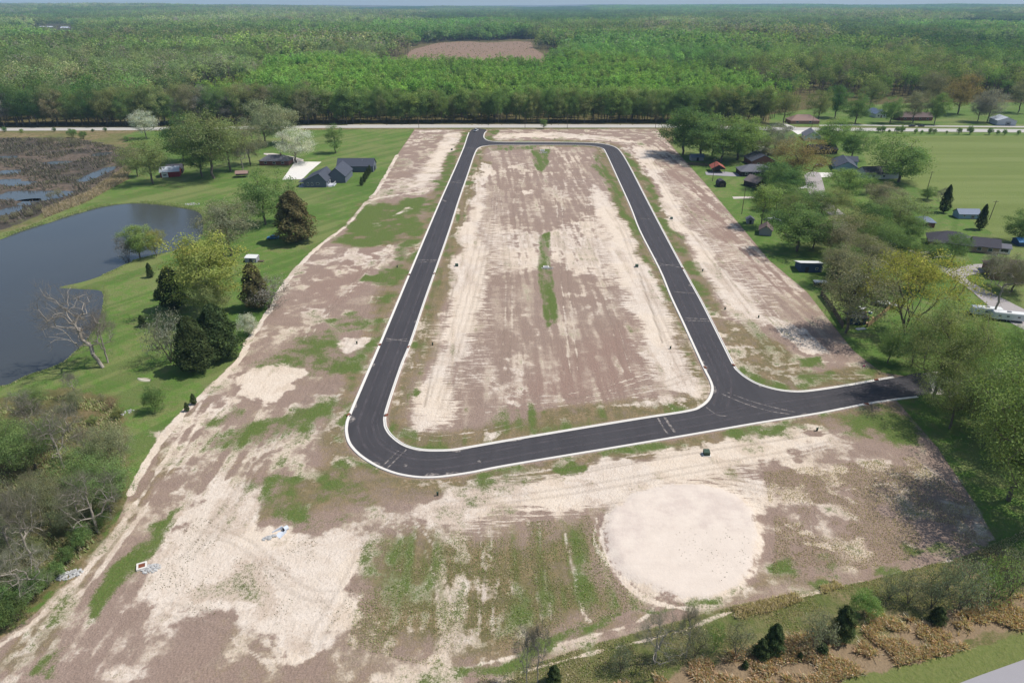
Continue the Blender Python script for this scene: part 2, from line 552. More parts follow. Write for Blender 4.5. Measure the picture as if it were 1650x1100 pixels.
olive = np.zeros(X.shape)
for pts, f, w in [
    ([(590, 860), (660, 835), (760, 850), (950, 825), (990, 930), (1040, 975), (850, 1040), (700, 1075), (560, 1040), (600, 960)], 5, .85),
    ([(770, 690), (900, 655), (1080, 632), (1140, 640), (1100, 662), (900, 695), (740, 725), (660, 718), (700, 700)], 2, .8),
    ([(1140, 510), (1200, 520), (1240, 545), (1300, 590), (1400, 604), (1330, 622), (1280, 628), (1220, 615), (1185, 590)], 2, .8),
    ([(640, 600), (670, 560), (690, 520), (720, 440), (715, 430), (700, 440), (660, 560), (625, 660), (650, 660)], 2, .7),
    ([(530, 660), (560, 600), (600, 520), (620, 500), (560, 680), (570, 740), (640, 775), (700, 775), (690, 800), (560, 830), (420, 860), (430, 780), (520, 720)], 3, .75),
    ([(590, 330), (690, 318), (660, 390), (640, 400), (560, 400), (530, 395)], 3, .8),
    ([(760, 250), (800, 262), (780, 300), (750, 330), (745, 320)], 2, .7),
    ([(1340, 660), (1450, 645), (1500, 720), (1440, 730), (1350, 700)], 3, .6),
    ([(1040, 390), (1065, 435), (1085, 480), (1120, 555), (1140, 600), (1120, 600), (1080, 520), (1050, 440)], 1.5, .75),
    ([(560, 1100), (640, 1020), (840, 1076), (960, 1036), (1180, 975), (1400, 935), (1560, 893), (1400, 905), (1240, 935), (1100, 980), (800, 1030), (600, 1000)], 2, .7),
    ([(215, 790), (300, 670), (345, 615), (330, 660), (250, 790), (190, 880), (100, 1000), (0, 1100), (-50, 1060), (110, 935)], 1.5, .65)]:
    olive = np.maximum(olive, w * W(pts, f * 1.6))
olive = np.maximum(olive, sstep(0.3, 1.5, road_d) * (1 - sstep(4, 11, road_d + (n2 - .5) * 10)) * .75 * site)

sand = np.zeros(X.shape)
for pts, f, w in [
    ([(775, 262), (800, 270), (785, 300), (775, 350), (790, 420), (770, 480), (750, 560), (738, 620), (742, 660), (705, 692), (655, 692), (662, 655), (692, 590), (706, 520), (724, 450), (742, 380), (757, 320)], 3.2, .92),
    ([(760, 340), (870, 372), (950, 340), (1010, 350), (1045, 420), (1010, 470), (900, 440), (780, 450)], 7, .60),
    ([(800, 450), (860, 440), (870, 500), (840, 570), (780, 560)], 8, .36),
    ([(900, 450), (1000, 440), (1030, 500), (980, 530), (910, 520)], 7, .38),
    ([(945, 285), (985, 320), (1030, 400), (1062, 455), (1090, 520), (1122, 590), (1137, 622), (1100, 642), (1050, 610), (1030, 540), (1005, 470), (975, 400), (955, 340)], 3.2, .88),
    ([(1010, 233), (1050, 240), (1078, 300), (1115, 360), (1160, 420), (1205, 478), (1240, 515), (1180, 522), (1150, 480), (1110, 410), (1075, 345), (1040, 280)], 3, .86),
    ([(1170, 500), (1250, 505), (1320, 540), (1345, 565), (1300, 570), (1230, 535)], 2.5, .62),
    ([(800, 215), (900, 213), (990, 222), (1040, 232), (990, 228), (900, 224), (800, 222)], 3, .9),
    ([(715, 215), (745, 214), (727, 250), (700, 292), (640, 312), (660, 292), (690, 260)], 3, .8),
    ([(670, 210), (720, 209), (722, 214), (668, 214)], 2, .7),
    ([(555, 460), (600, 430), (640, 402), (652, 415), (615, 440), (570, 470)], 4, .66),
    ([(525, 555), (560, 543), (595, 545), (600, 556), (560, 572)], 2, .9),
    ([(460, 520), (480, 500), (540, 490), (520, 505)], 2, .6),
    ([(370, 642), (400, 600), (450, 582), (487, 588), (497, 605), (462, 632), (405, 655)], 1.8, .95),
    ([(620, 350), (660, 328), (668, 332), (630, 356)], 1.5, .8), ([(590, 362), (612, 355), (620, 366), (598, 372)], 1.5, .7),
    ([(280, 850), (330, 790), (380, 745), (420, 790), (450, 850), (520, 872), (592, 880), (592, 960), (560, 1010), (480, 1062), (420, 1042), (330, 1000), (245, 965), (255, 900)], 3, 1.0),
    ([(270, 690), (345, 625), (400, 650), (350, 700), (290, 780), (240, 820), (225, 790)], 3, .52),
    ([(150, 1060), (230, 1040), (320, 1050), (250, 1110), (150, 1120)], 3, .6),
    ([(665, 822), (690, 797), (760, 772), (900, 757), (1050, 733), (1200, 700), (1340, 684), (1354, 708), (1310, 730), (1230, 745), (1190, 770), (1100, 775), (990, 800), (960, 800), (880, 822), (820, 812), (760, 832), (700, 845)], 2.0, .95),
    ([(1150, 770), (1230, 760), (1260, 800), (1280, 850), (1260, 890), (1220, 920), (1222, 840), (1195, 805)], 2.5, .75),
    ([(1270, 745), (1310, 750), (1300, 775), (1275, 770)], 1.5, .62), ([(1285, 842), (1310, 840), (1310, 855), (1290, 855)], 1.2, .7), ([(1305, 868), (1330, 862), (1328, 876), (1308, 878)], .8, .85),
    ([(735, 880), (755, 870), (762, 960), (745, 990), (735, 940)], 2, .66), ([(790, 870), (815, 860), (820, 930), (815, 1000), (795, 1000), (800, 940)], 1.6, .62), ([(860, 865), (900, 860), (905, 890), (870, 900)], 2, .6),
    ([(690, 940), (740, 935), (735, 945), (690, 950)], 1, .8), ([(610, 850), (650, 845), (640, 870), (612, 872)], 1.5, .7),
    ([(850, 960), (930, 900), (960, 920), (930, 960)], 5, .45),
    ([(835, 305), (862, 302), (868, 312), (842, 314)], 2.5, .75), ([(890, 404), (905, 404), (908, 420), (896, 424)], 1.2, .85),
    ([(1000, 640), (1060, 628), (1100, 640), (1010, 660), (960, 655)], 2, .66), ([(748, 712), (760, 695), (790, 700), (770, 716)], 1.6, .75), ([(830, 652), (845, 642), (856, 652), (846, 660)], 1, .9)]:
    sand = np.maximum(sand, w * W(pts, f * 1.7))
inner = warped(soft, road_in, 2.0)
sand = np.maximum(sand, site * (.30 + .075 * (1 - inner) + .45 * (n2 - .5) + .3 * (n1 - .5)))
olive = np.maximum(olive, site * (.22 + .7 * (fbm(X / 22, Y / 40, 3, 91) - .5)) * (1 - .5 * inner))
grass = np.maximum(grass, site * (.10 + .7 * (fbm(X / 18, Y / 18, 3, 95) - .55)) * (1 - .8 * inner))
comb = np.zeros(X.shape)      # graded by a tracked machine: fine cross ripples
for pts, f in [([(700, 690), (760, 690), (800, 560), (830, 420), (800, 300), (770, 300), (740, 420), (690, 560), (650, 690)], 6),
               ([(960, 290), (1010, 350), (1060, 450), (1110, 560), (1140, 630), (1020, 640), (1000, 520), (960, 400)], 6),
               ([(1050, 240), (1100, 300), (1180, 400), (1260, 480), (1260, 520), (1180, 520), (1060, 300)], 6),
               ([(760, 780), (900, 760), (1200, 720), (1250, 800), (960, 830), (760, 860)], 4),
               ([(720, 215), (745, 215), (700, 300), (640, 310)], 4)]:
    comb = np.maximum(comb, S(pts, f))

# wheel tracks, windrows and bare lines
tracks = np.zeros(X.shape)
for pts, w, a in [
    ([(590, 326), (560, 362), (520, 392), (490, 420), (455, 462), (440, 490), (420, 520), (400, 550), (385, 580), (340, 625), (300, 660), (262, 705), (225, 765), (210, 795)], .9, .95),
    ([(610, 318), (585, 332)], .8, .9), ([(640, 250), (612, 300), (598, 318)], 1.0, .85), ([(598, 322), (640, 314), (690, 308)], 1.0, .75),
    ([(330, 640), (280, 720), (220, 810), (170, 880), (120, 940), (50, 1005), (0, 1040)], .55, .7), ([(345, 645), (300, 715), (235, 815), (190, 880), (140, 945), (70, 1010)], .5, .65),
    ([(735, 450), (715, 520), (695, 610), (684, 655)], .22, -.8), ([(1030, 440), (1050, 500), (1068, 552)], .25, -.9), ([(1083, 360), (1105, 405), (1135, 436)], .2, -.7), ([(1145, 455), (1168, 497)], .25, -.9),
    ([(740, 792), (860, 775), (1000, 750), (1150, 725), (1340, 697)], .18, -.6), ([(745, 786), (860, 770), (1000, 744), (1150, 719)], .12, -.4),
    ([(910, 860), (922, 910), (932, 950), (940, 985), (950, 1000)], .4, .62), ([(800, 850), (803, 920), (808, 1000)], .3, .45), ([(990, 820), (970, 850), (975, 890), (1000, 930), (1040, 962), (1090, 978), (1150, 975)], .4, .8),
    ([(962, 835), (958, 870), (980, 910), (1015, 950), (1060, 975)], .35, .6),
    ([(720, 1082), (850, 1052), (960, 1022), (1030, 1000), (1060, 972)], .35, .58), ([(840, 1082), (960, 1050), (1090, 1018), (1180, 985), (1300, 958), (1430, 925), (1535, 902)], .28, .56),
    ([(770, 560), (780, 590), (800, 615)], .3, .5), ([(775, 540), (790, 575), (810, 600)], .2, .4), ([(1000, 560), (985, 610)], .3, .35), ([(920, 530), (925, 580)], .3, .3),
    ([(1020, 640), (1060, 645), (1095, 665)], .2, .7), ([(1030, 632), (1075, 640), (1110, 658)], .2, .6), ([(640, 735), (590, 760), (560, 740), (545, 700)], .25, .5), ([(650, 790), (600, 775), (555, 735), (535, 690)], .25, .45),
    ([(680, 700), (672, 716)], .2, .6), ([(690, 700), (684, 716)], .2, .5),
    ([(880, 378), (879, 430), (885, 520)], .12, .6), ([(1440, 650), (1480, 690), (1520, 740), (1555, 780)], .35, .5),
    ([(885, 790), (893, 828)], .3, .7), ([(843, 792), (852, 826)], .3, .6), ([(905, 785), (915, 822)], .3, .6), ([(925, 782), (938, 815)], .3, .7), ([(945, 780), (960, 810)], .3, .6), ([(862, 790), (872, 830)], .3, .5),
    ([(1140, 512), (1200, 512), (1240, 516)], .2, .6), ([(1140, 518), (1200, 519)], .2, .5), ([(890, 300), (895, 330), (910, 345)], .25, .5), ([(905, 300), (912, 330)], .2, .4), ([(1250, 590), (1320, 582), (1370, 590)], .4, .5)]:
    k = K(pts, w, max(.15, w * .45))
    if a > 0:
        sand = np.maximum(sand, a * k)
    else:
        tracks = np.maximum(tracks, -a * k)
trng = random.Random(3)
def wheel_pair(pts, gauge=.95, w=.2, a=.6):
    global sand
    pl = catmull(PA(pts), 6, False)
    for sgn in (-1, 1):
        q = offset_poly(pl, sgn * gauge, False)
        lo, hi = q.min(0) - 1, q.max(0) + 1
        m = near & (X > lo[0]) & (X < hi[0]) & (Y > lo[1]) & (Y < hi[1])
        if m.any():
            k = 1 - sstep(w * .5, w * 1.6, seg_dist(X[m], Y[m], q, False))
            sand[m] = np.maximum(sand[m], a * k * (.8 + .4 * n1[m]))
            tracks[m] = np.maximum(tracks[m], .35 * k)
for pts in [[(480, 540), (530, 600), (545, 660), (540, 720), (570, 765), (640, 795), (720, 800)], [(430, 700), (500, 640), (560, 560), (610, 470), (660, 380)], [(400, 760), (440, 700), (500, 650), (545, 600)], [(300, 900), (380, 800), (430, 730), (520, 690)],
            [(640, 800), (600, 860), (560, 940), (500, 1040)], [(660, 840), (700, 900), (720, 1000)], [(780, 850), (790, 930), (780, 1020)], [(860, 840), (870, 920), (880, 1000)], 
            [(740, 780), (860, 765), (1000, 742), (1180, 715), (1330, 692)], [(700, 815), (850, 800), (980, 780), (1120, 755), (1250, 735), (1340, 715)], [(1230, 760), (1290, 820), (1300, 900)], [(1160, 770), (1260, 790), (1380, 780), (1500, 760)],
            [(700, 640), (725, 560), (750, 470), (772, 390), (790, 320)], [(715, 660), (745, 560), (770, 470), (790, 380), (800, 300)], [(800, 300), (815, 400), (820, 500), (810, 600)], [(950, 300), (960, 400), (985, 500), (1010, 600)], [(1000, 360), (1035, 450), (1075, 540), (1110, 620)],
            [(900, 300), (905, 400), (915, 500), (925, 600)], [(760, 600), (850, 640), (960, 630), (1060, 600)], [(780, 660), (900, 650), (1050, 625), (1120, 600)], [(1060, 260), (1110, 340), (1180, 430), (1250, 510), (1310, 560)], [(1040, 245), (1090, 330), (1150, 420), (1210, 500)],
            [(850, 265), (830, 330), (850, 400)], [(930, 260), (940, 330), (930, 420)], [(600, 420), (560, 470), (510, 520), (480, 580)], [(655, 300), (620, 340), (640, 380), (610, 430)], [(330, 850), (400, 880), (480, 950), (540, 960)], [(260, 980), (350, 1000), (440, 1060)],
            [(640, 690), (690, 705), (760, 700), (850, 680)], [(1150, 540), (1210, 590), (1300, 605), (1400, 606)], [(1200, 545), (1260, 590), (1340, 600)]]:
    wheel_pair(pts, trng.uniform(.8, 1.1), trng.uniform(.24, .34), trng.uniform(.42, .62))
ring = S([(965, 845), (980, 808), (1030, 783), (1090, 772), (1150, 776), (1200, 798), (1235, 838), (1234, 890), (1218, 932), (1185, 960), (1135, 976), (1090, 974), (1035, 955), (998, 928), (975, 890)], 1.0)
padm = np.zeros(X.shape)
padm[near] = soft(X[near] + (WX - X)[near] * .28, Y[near] + (WY - Y)[near] * .28, pad, 1.6)
sand = np.where(ring > .3, np.maximum(sand, .72 * ring), sand)
grass = np.where(grass > .45, .45 + (grass - .45) * .62, grass)
grass *= (1 - padm) * (1 - .8 * sstep(.55, .9, sand))
olive *= (1 - padm)

# off site: lawns, field, marsh, forest floor, rough grass
LAWN = [(0, 378), (60, 358), (140, 325), (205, 292), (212, 250), (206, 212), (668, 208)] + SITE[1:18] + [(-300, 1000), (-300, 350)]
lawn = S(LAWN, 1.2)
lawn = np.maximum(lawn, S([(1085, 206), (1650, 206), (2100, 230), (2100, 640), (1640, 640), (1505, 612), (1420, 600), (1375, 565), (1335, 515), (1300, 470), (1240, 420), (1190, 360), (1140, 300), (1085, 238)], 1.0))
lawn = np.maximum(lawn, S([(1440, 640), (1505, 612), (2100, 500), (2100, 900), (1700, 960), (1605, 872), (1570, 810), (1510, 720)], 2.0))
lawn = np.maximum(lawn, S([(1240, 204), (1240, 185), (1330, 172), (1500, 165), (1650, 165), (1900, 170), (1900, 206)], 4.0))
field = S([(1382, 222), (1500, 219), (1650, 219), (2200, 225), (2400, 420), (1700, 420), (1630, 395), (1560, 352), (1500, 312), (1470, 300), (1400, 275)], 2.0)
marsh = S([(-500, 225), (0, 222), (120, 222), (205, 240), (210, 262), (185, 285), (130, 318), (60, 350), (0, 370), (-400, 420)], 3.0)
thicket = S([(0, 640), (100, 625), (190, 640), (205, 700), (210, 790), (180, 850), (140, 905), (70, 965), (0, 1015), (-300, 1100), (-300, 700)], 4)
road_y = np.interp(X, *zip(*sorted([P(u, v) for u, v in [(-600, 216), (0, 211), (210, 210), (520, 206), (760, 205), (1080, 205.5), (1220, 209), (1380, 211), (1650, 213.5), (2300, 220)]])))
forest = sstep(6, 22, Y - road_y)
forest *= 1 - S([(1180, 200), (1240, 185), (1330, 172), (1500, 165), (1650, 165), (1900, 170), (1900, 206), (1180, 206)], 6)
rough = sstep(.5, .5001, (Y < 95).astype(float)) * (1 - site)
rough = np.maximum(rough, S([(820, 1092), (960, 1045), (1180, 985), (1400, 945), (1560, 900), (1660, 860), (1900, 840), (2200, 1300), (700, 1300)], 1.0)) * (1 - site)
scrub_grass = W([(960, 1115), (1080, 1075), (1240, 1045), (1400, 1000), (1520, 1000), (1700, 955), (1700, 1000), (1560, 1042), (1440, 1072), (1290, 1110)], 2.0)
roadside = S([(1290, 1112), (1440, 1076), (1560, 1045), (1720, 1000), (1720, 1070), (1540, 1110), (1450, 1140)], 1.2)
CLEAR = PA([(612, 121), (632, 104), (652, 90), (664, 80), (705, 69.5), (745, 67), (790, 69), (830, 66.5), (856, 67), (860, 78), (876, 88), (880, 100), (890, 112), (896, 122), (760, 125)])
clear = soft(X, Y, CLEAR, 14.0)

# relief
Zg = ground_z(X, Y)
rough_amt = np.where(site > .5, .10, .16) * near
Zg += rough_amt * (fbm(X / 2.2, Y / 2.2, 3, 31) - .5) * sstep(1.0, 4.0, road_d)
Zg += comb * .07 * (vnoise(X / 4.0, Y / .9, 41) - .5) * near * sstep(1, 4, road_d)
Zg -= .05 * near * (1 - sstep(1.6, 3.0, road_d))
Zg -= tracks * .08
for fp in FLATS:
    Zg -= .13 * full(soft, PA(fp), 1.0)

def norm(a):
    return np.clip((a - a[near].mean()) / (a[near].std() * 3.6) + .5, 0, 1)
def rotxy(r):
    return X * math.cos(r) - Y * math.sin(r), X * math.sin(r) + Y * math.cos(r)
rx, ry = rotxy(-.045)
hd = np.array(P(60, 985)) - np.array(P(385, 580))
ha = math.atan2(hd[0], hd[1])
hx_, hy_ = X * math.cos(ha) - Y * math.sin(ha), X * math.sin(ha) + Y * math.cos(ha)
lower_left = S([(200, 900), (330, 640), (440, 560), (520, 700), (430, 850), (330, 900), (150, 1120), (-200, 1120)], 8)
str_inner = np.maximum(full(soft, road_in, 3.0), S([(1000, 225), (1085, 225), (1250, 420), (1380, 580), (1200, 560), (1100, 400)], 4))
str_inner = np.maximum(str_inner, S([(580, 860), (960, 820), (1040, 980), (600, 1060)], 6))
iso = norm(fbm(X / 5, Y / 5, 4, 141))
yy_ = norm(fbm(rx / 1.5, ry / 22, 3, 111))
hh_ = norm(fbm(hx_ / 1.3, hy_ / 16, 3, 151))
yy_ = np.where(lower_left > .02, lower_left * (.6 * hh_ + .4 * iso) + (1 - lower_left) * iso, iso) * (1 - str_inner) + str_inner * (.65 * yy_ + .35 * iso)
tex1 = np.stack([norm(fbm(X / 20, Y / 20, 4, 101)), yy_, norm(fbm(rotxy(.6)[0] / 3.2, rotxy(.6)[1] / 60, 2, 121)), norm(fbm(X / 160, Y / 7, 3, 131))], 1)
nx, ny = len(gx), len(gy)
idx = np.arange(nx * ny).reshape(ny, nx)
F = np.stack([idx[:-1, :-1], idx[:-1, 1:], idx[1:, 1:], idx[1:, :-1]], -1).reshape(-1, 4)

ground_mat, nt, out = new_mat("ground")
b = NB(nt)
pos = b.n("ShaderNodeNewGeometry").outputs["Position"]
def att(name):
    a = b.n("ShaderNodeAttribute", attribute_name=name)
    s = b.n("ShaderNodeSeparateColor")
    b.link(a.outputs["Color"], s.inputs[0])
    return s.outputs[0], s.outputs[1], s.outputs[2], a.outputs["Alpha"]
aSite, aOlive, aGrass, aSand = att("zones")
aMarsh, aField, aForest, aPad = att("cover")
aComb, aRough, aClear, aTrack = att("wear")
aLawn, aRoadside, aScrub, aThicket = att("plants")
aPink, aSpare1, aSpare2, aSpare3 = att("stubble")
nF = b.noise(pos, 1.5, 4, .72, con=1.9)               # fine
nM = b.noise(pos, .30, 5, .68, con=2.0)               # metres
nG = b.noise(pos, 4.0, 2, .75, con=2.1)               # grain
nH = b.math('MULTIPLY_ADD', nG, .42, b.math('MULTIPLY', nF, .58))
nX = b.noise(b.mapping(pos, (.2, 1.3, 1.0), .0), 1.0, 4, .7, con=2.0)       # cross ripples
nL, nY, mow, fl = att("slow")                         # tens of metres, streaks along the lots, mowing lines, field lines
# soil
soil = b.mix(b.mix(.5, nM, nF), C(138, 117, 103), C(184, 161, 146))
soil = b.mix(b.math('MULTIPLY', b.crisp(nL, nM, .5, .3), .55), soil, C(160, 137, 121))
soil = b.mix(b.math('MULTIPLY', aPink, .9), soil, b.mix(nF, C(146, 120, 108), C(174, 146, 130)))
soil = b.mix(b.math('MULTIPLY', b.crisp(nY, nF, .5, .25), .3), soil, C(186, 168, 148))
soil = b.mix(b.math('MULTIPLY', b.crisp(nG, nF, .6, .2), .38), soil, C(108, 92, 80))
soil = b.mix(b.math('MULTIPLY', b.crisp(b.math('SUBTRACT', nM, .16), nY, 1.3, .28), .42), soil, C(200, 180, 160))
# sand
sandc = b.mix(nM, C(212, 194, 174), C(234, 220, 204))
sandc = b.mix(b.math('MULTIPLY', b.crisp(b.math('SUBTRACT', nY, .12), nF, .6, .18), .55), sandc, C(190, 168, 148))
sandc = b.mix(b.math('MULTIPLY', b.crisp(b.math('SUBTRACT', nG, .2), nF, .5, .2), .45), sandc, C(166, 146, 126))
sandc = b.mix(b.math('MULTIPLY', b.crisp(nL, nF, .3, .1), .35), sandc, C(232, 212, 186))
# grasses
tan = b.mix(nF, C(124, 106, 78), C(158, 138, 108))
oliv = b.mix(b.crisp(nM, nH, 1.0, .2), C(108, 103, 66), tan)
gr = b.mix(nM, C(82, 108, 46), C(110, 128, 66))
gr = b.mix(b.math('MULTIPLY', b.crisp(nF, nG, .9, .2), .5), gr, C(134, 128, 84))
gr = b.mix(b.math('MULTIPLY', b.crisp(nG, nM, .5, .3), .45), gr, C(54, 74, 32))
lawn1 = b.mix(nL, C(92, 126, 52), C(118, 144, 70))
lawn1 = b.mix(b.math('MULTIPLY', b.crisp(nM, nF, .5, .3), .6), lawn1, C(130, 134, 84))
lawn1 = b.mix(b.math('MULTIPLY', b.crisp(b.math('SUBTRACT', nL, .08), nM, .9, .2), .5), lawn1, C(140, 136, 92))
lawn1 = b.mix(b.math('MULTIPLY', nH, .45), lawn1, C(66, 90, 38))
lawn1 = b.mix(b.math('MULTIPLY', b.crisp(mow, nF, .2, .2), .42), lawn1, C(74, 102, 44))
fieldc = b.mix(b.crisp(fl, nF, .25, .35), C(112, 124, 66), C(124, 134, 78))
fieldc = b.mix(b.math('MULTIPLY', nL, .5), fieldc, C(116, 130, 70))
marshc = b.mix(b.crisp(nM, nF, .5, .25), C(84, 76, 66), C(124, 108, 94))
marshc = b.mix(b.math('MULTIPLY', b.crisp(nL, nM, .5, .12), .8), marshc, C(70, 66, 60))
forestc = b.mix(nM, C(84, 74, 52), C(112, 104, 64))
roughc = b.mix(b.crisp(nM, nF, .6, .25), C(104, 104, 62), C(150, 128, 100))
roughc = b.mix(b.math('MULTIPLY', b.crisp(nL, nM, .6, .2), .5), roughc, C(92, 108, 54))
clearc = b.mix(b.crisp(nX, nM, .4, .3), C(128, 106, 88), C(156, 130, 110))
padc = b.mix(nM, C(205, 189, 175), C(224, 209, 195))
padc = b.mix(b.math('MULTIPLY', b.crisp(nX, nG, .8, .15), .30), padc, C(200, 182, 170))
padc = b.mix(b.math('MULTIPLY', b.crisp(nL, nM, .8, .2), .4), padc, C(228, 214, 196))
# assemble
base = b.mix(b.crisp(aForest, nM, .3), roughc, forestc)
base = b.mix(b.crisp(aRough, nF, .2), base, roughc)
base = b.mix(b.crisp(aLawn, nF, .25, .1), base, lawn1)
base = b.mix(b.crisp(aThicket, nM, .6, .2), base, b.mix(.5, roughc, forestc))
base = b.mix(b.crisp(aField, nF, .3), base, fieldc)
base = b.mix(b.crisp(aMarsh, nM, .5), base, marshc)
base = b.mix(b.crisp(aSite, nF, .3), base, soil)
on = b.mix(.4, b.mix(.4, nM, nY), nH)
so = b.n("ShaderNodeSeparateColor")
b.link(on, so.inputs[0])
base = b.mix(b.crisp(aOlive, so.outputs[0], 1.9, .3), base, oliv)
sn = b.mix(aComb, b.mix(.22, b.mix(.55, nM, nY), nH), b.mix(.3, nX, nH))
sc2 = b.n("ShaderNodeSeparateColor")
b.link(sn, sc2.inputs[0])
base = b.mix(b.crisp(aSand, sc2.outputs[0], 1.5, .13), base, sandc)
base = b.mix(b.crisp(aGrass, b.math('MULTIPLY_ADD', nH, .40, b.math('MULTIPLY_ADD', nY, .36, b.math('MULTIPLY', nM, .24))), 2.3, .25), base, gr)
base = b.mix(b.crisp(aPad, b.math('MULTIPLY_ADD', nF, .5, b.math('MULTIPLY', nM, .5)), 1.3, .2), base, padc)
base = b.mix(b.crisp(aScrub, nM, .5), base, b.mix(nH, C(130, 112, 88), C(158, 136, 108)))
base = b.mix(b.crisp(aRoadside, nM, .9), base, b.mix(nF, C(98, 112, 56), C(126, 128, 78)))
base = b.mix(b.crisp(aClear, nM, .3), base, clearc)
base = b.mix(b.math('MULTIPLY', aTrack, .6), base, C(118, 102, 86))
pr = b.n("ShaderNodeBsdfPrincipled")
b.link(b.mix(1.0, base, (.80, .80, .80, 1), 'MULTIPLY'), pr.inputs["Base Color"])
pr.inputs["Roughness"].default_value = .95
pr.inputs["Specular IOR Level"].default_value = .1
bp = b.n("ShaderNodeBump")
bp.inputs["Strength"].default_value = .9
bp.inputs["Distance"].default_value = .2
b.link(b.math('MULTIPLY_ADD', aPad, -.65, .9), bp.inputs["Strength"])
b.link(nF, bp.inputs["Height"])
b.link(bp.outputs[0], pr.inputs["Normal"])
b.link(pr.outputs[0], out.inputs[0])

gm = np_mesh("ground", np.stack([X, Y, Zg], 1), F, ground_mat)
gm.polygons.foreach_set("use_smooth", [True] * len(gm.polygons))
st = lambda *a: np.stack(a, 1)
pink = np.maximum(W([(830, 660), (850, 590), (950, 550), (1020, 510), (1035, 600), (1000, 640)], 8), .8 * W([(1060, 230), (1120, 290), (1230, 420), (1330, 520), (1260, 480), (1150, 390), (1080, 290)], 4))
pink = np.maximum(pink, .6 * W([(480, 470), (560, 410), (620, 400), (560, 490), (500, 500)], 5))
set_attr(gm, "stubble", np.stack([pink, pink * 0, pink * 0, pink * 0], 1))
set_attr(gm, "slow", tex1)
set_attr(gm, "zones", st(site, olive, grass, sand))
set_attr(gm, "cover", st(marsh, field, forest, padm))
set_attr(gm, "wear", st(comb, rough, clear, tracks))
set_attr(gm, "plants", st(lawn, roadside, scrub_grass, thicket))
ground = tag(link(bpy.data.objects.new("ground", gm)), kind="structure")

# ------------------------------------------------------------------ roads, kerbs, paths
asphalt, nt, out = new_mat("new_asphalt")
b = NB(nt)
pos = b.n("ShaderNodeNewGeometry").outputs["Position"]
n1_ = b.noise(pos, .12, 5, .6)
n2_ = b.noise(pos, 2.2, 5, .7)
n3_ = b.noise(b.mapping(pos, (.5, .03, 1)), 1.0, 4, .6)
c = b.mix(n1_, C(60, 58, 60), C(83, 80, 82))
c = b.mix(b.math('MULTIPLY', n2_, .5), c, C(66, 64, 66))
c = b.mix(b.math('MULTIPLY', b.crisp(n3_, n2_, .3, .2), .25), c, C(94, 90, 91))
pr = b.n("ShaderNodeBsdfPrincipled")
b.link(b.mix(1.0, c, (.70, .70, .70, 1), 'MULTIPLY'), pr.inputs["Base Color"])
pr.inputs["Roughness"].default_value = .82
pr.inputs["Specular IOR Level"].default_value = .2
b.link(pr.outputs[0], out.inputs[0])

conc = plain("concrete", C(224, 218, 208), .85, var=.14, scale=.8, spec=.15)
old_road = plain("old_asphalt", C(187, 182, 174), .9, var=.07, scale=.3, spec=.15)
grey_road = plain("grey_asphalt", C(158, 154, 156), .9, var=.06, scale=.4, spec=.15)
street_mat = plain("street_asphalt", C(168, 160, 156), .9, var=.07, scale=.3, spec=.15)
gravel_mat = plain("gravel", C(200, 190, 178), .95, var=.2, scale=2.5, spec=.1, bump=.05)

road = tag(sheet("loop_road", road_out, .03, asphalt, hole=road_in), kind="structure")

def strip(name, line, profile, mat, closed, parent=None):
    """sweep a profile [(offset to the right, z)...] along a line"""
    rows = []
    for off, z in profile:
        q = offset_poly(line, -off, closed)
        rows.append(np.column_stack([q, np.full(len(q), z)]))
    n, m = len(line), len(profile)
    V = np.stack(rows, 1).reshape(-1, 3)
    F = []
    for i in range(n if closed else n - 1):
        j = (i + 1) % n
        for k in range(m - 1):
            F.append((i * m + k, i * m + k + 1, j * m + k + 1, j * m + k))
    return mesh_obj(name, V, F, mat, parent, smooth=False)

KP = [(-.05, .022), (0, .036), (.34, .04), (.42, .15), (.60, .155), (.66, .10), (.68, -.3)]
ro = road_out if signed_area(road_out) > 0 else road_out[::-1]      # counter-clockwise: outside is to the right
ri = road_in if signed_area(road_in) < 0 else road_in[::-1]         # clockwise: the island is to the right
def cut_line(pl, keep):
    m = np.array([keep(*p) for p in pl])
    st_ = [i for i in range(len(pl)) if m[i] and not m[i - 1]]
    if not st_:
        return [(pl, True)]
    res = []
    for s in st_:
        q, i = [], s
        while m[i % len(pl)] and len(q) < len(pl):
            q.append(pl[i % len(pl)])
            i += 1
        if len(q) > 2:
            res.append((np.array(q), False))
    return res
ymain = P(770, 210.3)[1]
x_end = P(1462, 620)[0]
for pl, cl in cut_line(ro, lambda x, y: y < ymain and (x < x_end or y < P(1300, 655)[1] and x < P(1490, 634)[0])) + cut_line(ri, lambda x, y: True):
    tag(strip("kerb", pl, KP, conc, cl), kind="structure")

def ribbon(name, up, lo, z, mat):
    poly = np.vstack([PA(up), PA(lo)[::-1]])
    return tag(sheet(name, poly, z, mat), kind="structure")
ribbon("county_road", *COUNTY, .05, old_road)
ribbon("gravel_shoulder", [(560, 201.1), (800, 200.6), (1080, 200.7)], [(560, 202.2), (800, 201.6), (1080, 201.4)], .03, gravel_mat)
ribbon("frontage_lane", [(1320, 201.5), (1380, 200.8), (1430, 202), (1650, 203.5), (2000, 207)], [(1320, 203), (1380, 202.6), (1430, 203.6), (1650, 205.6), (2000, 209)], .04, old_road)
tag(sheet("highway", PA(HIGHWAY), .03, grey_road), kind="structure")
street = tag(sheet("side_street", catmull(PA(STREET), 3), .03, street_mat), kind="structure")
for nm, pts, mt in DRIVES:
    tag(sheet(nm, PA(pts), .024, MATS[mt]), kind="structure")

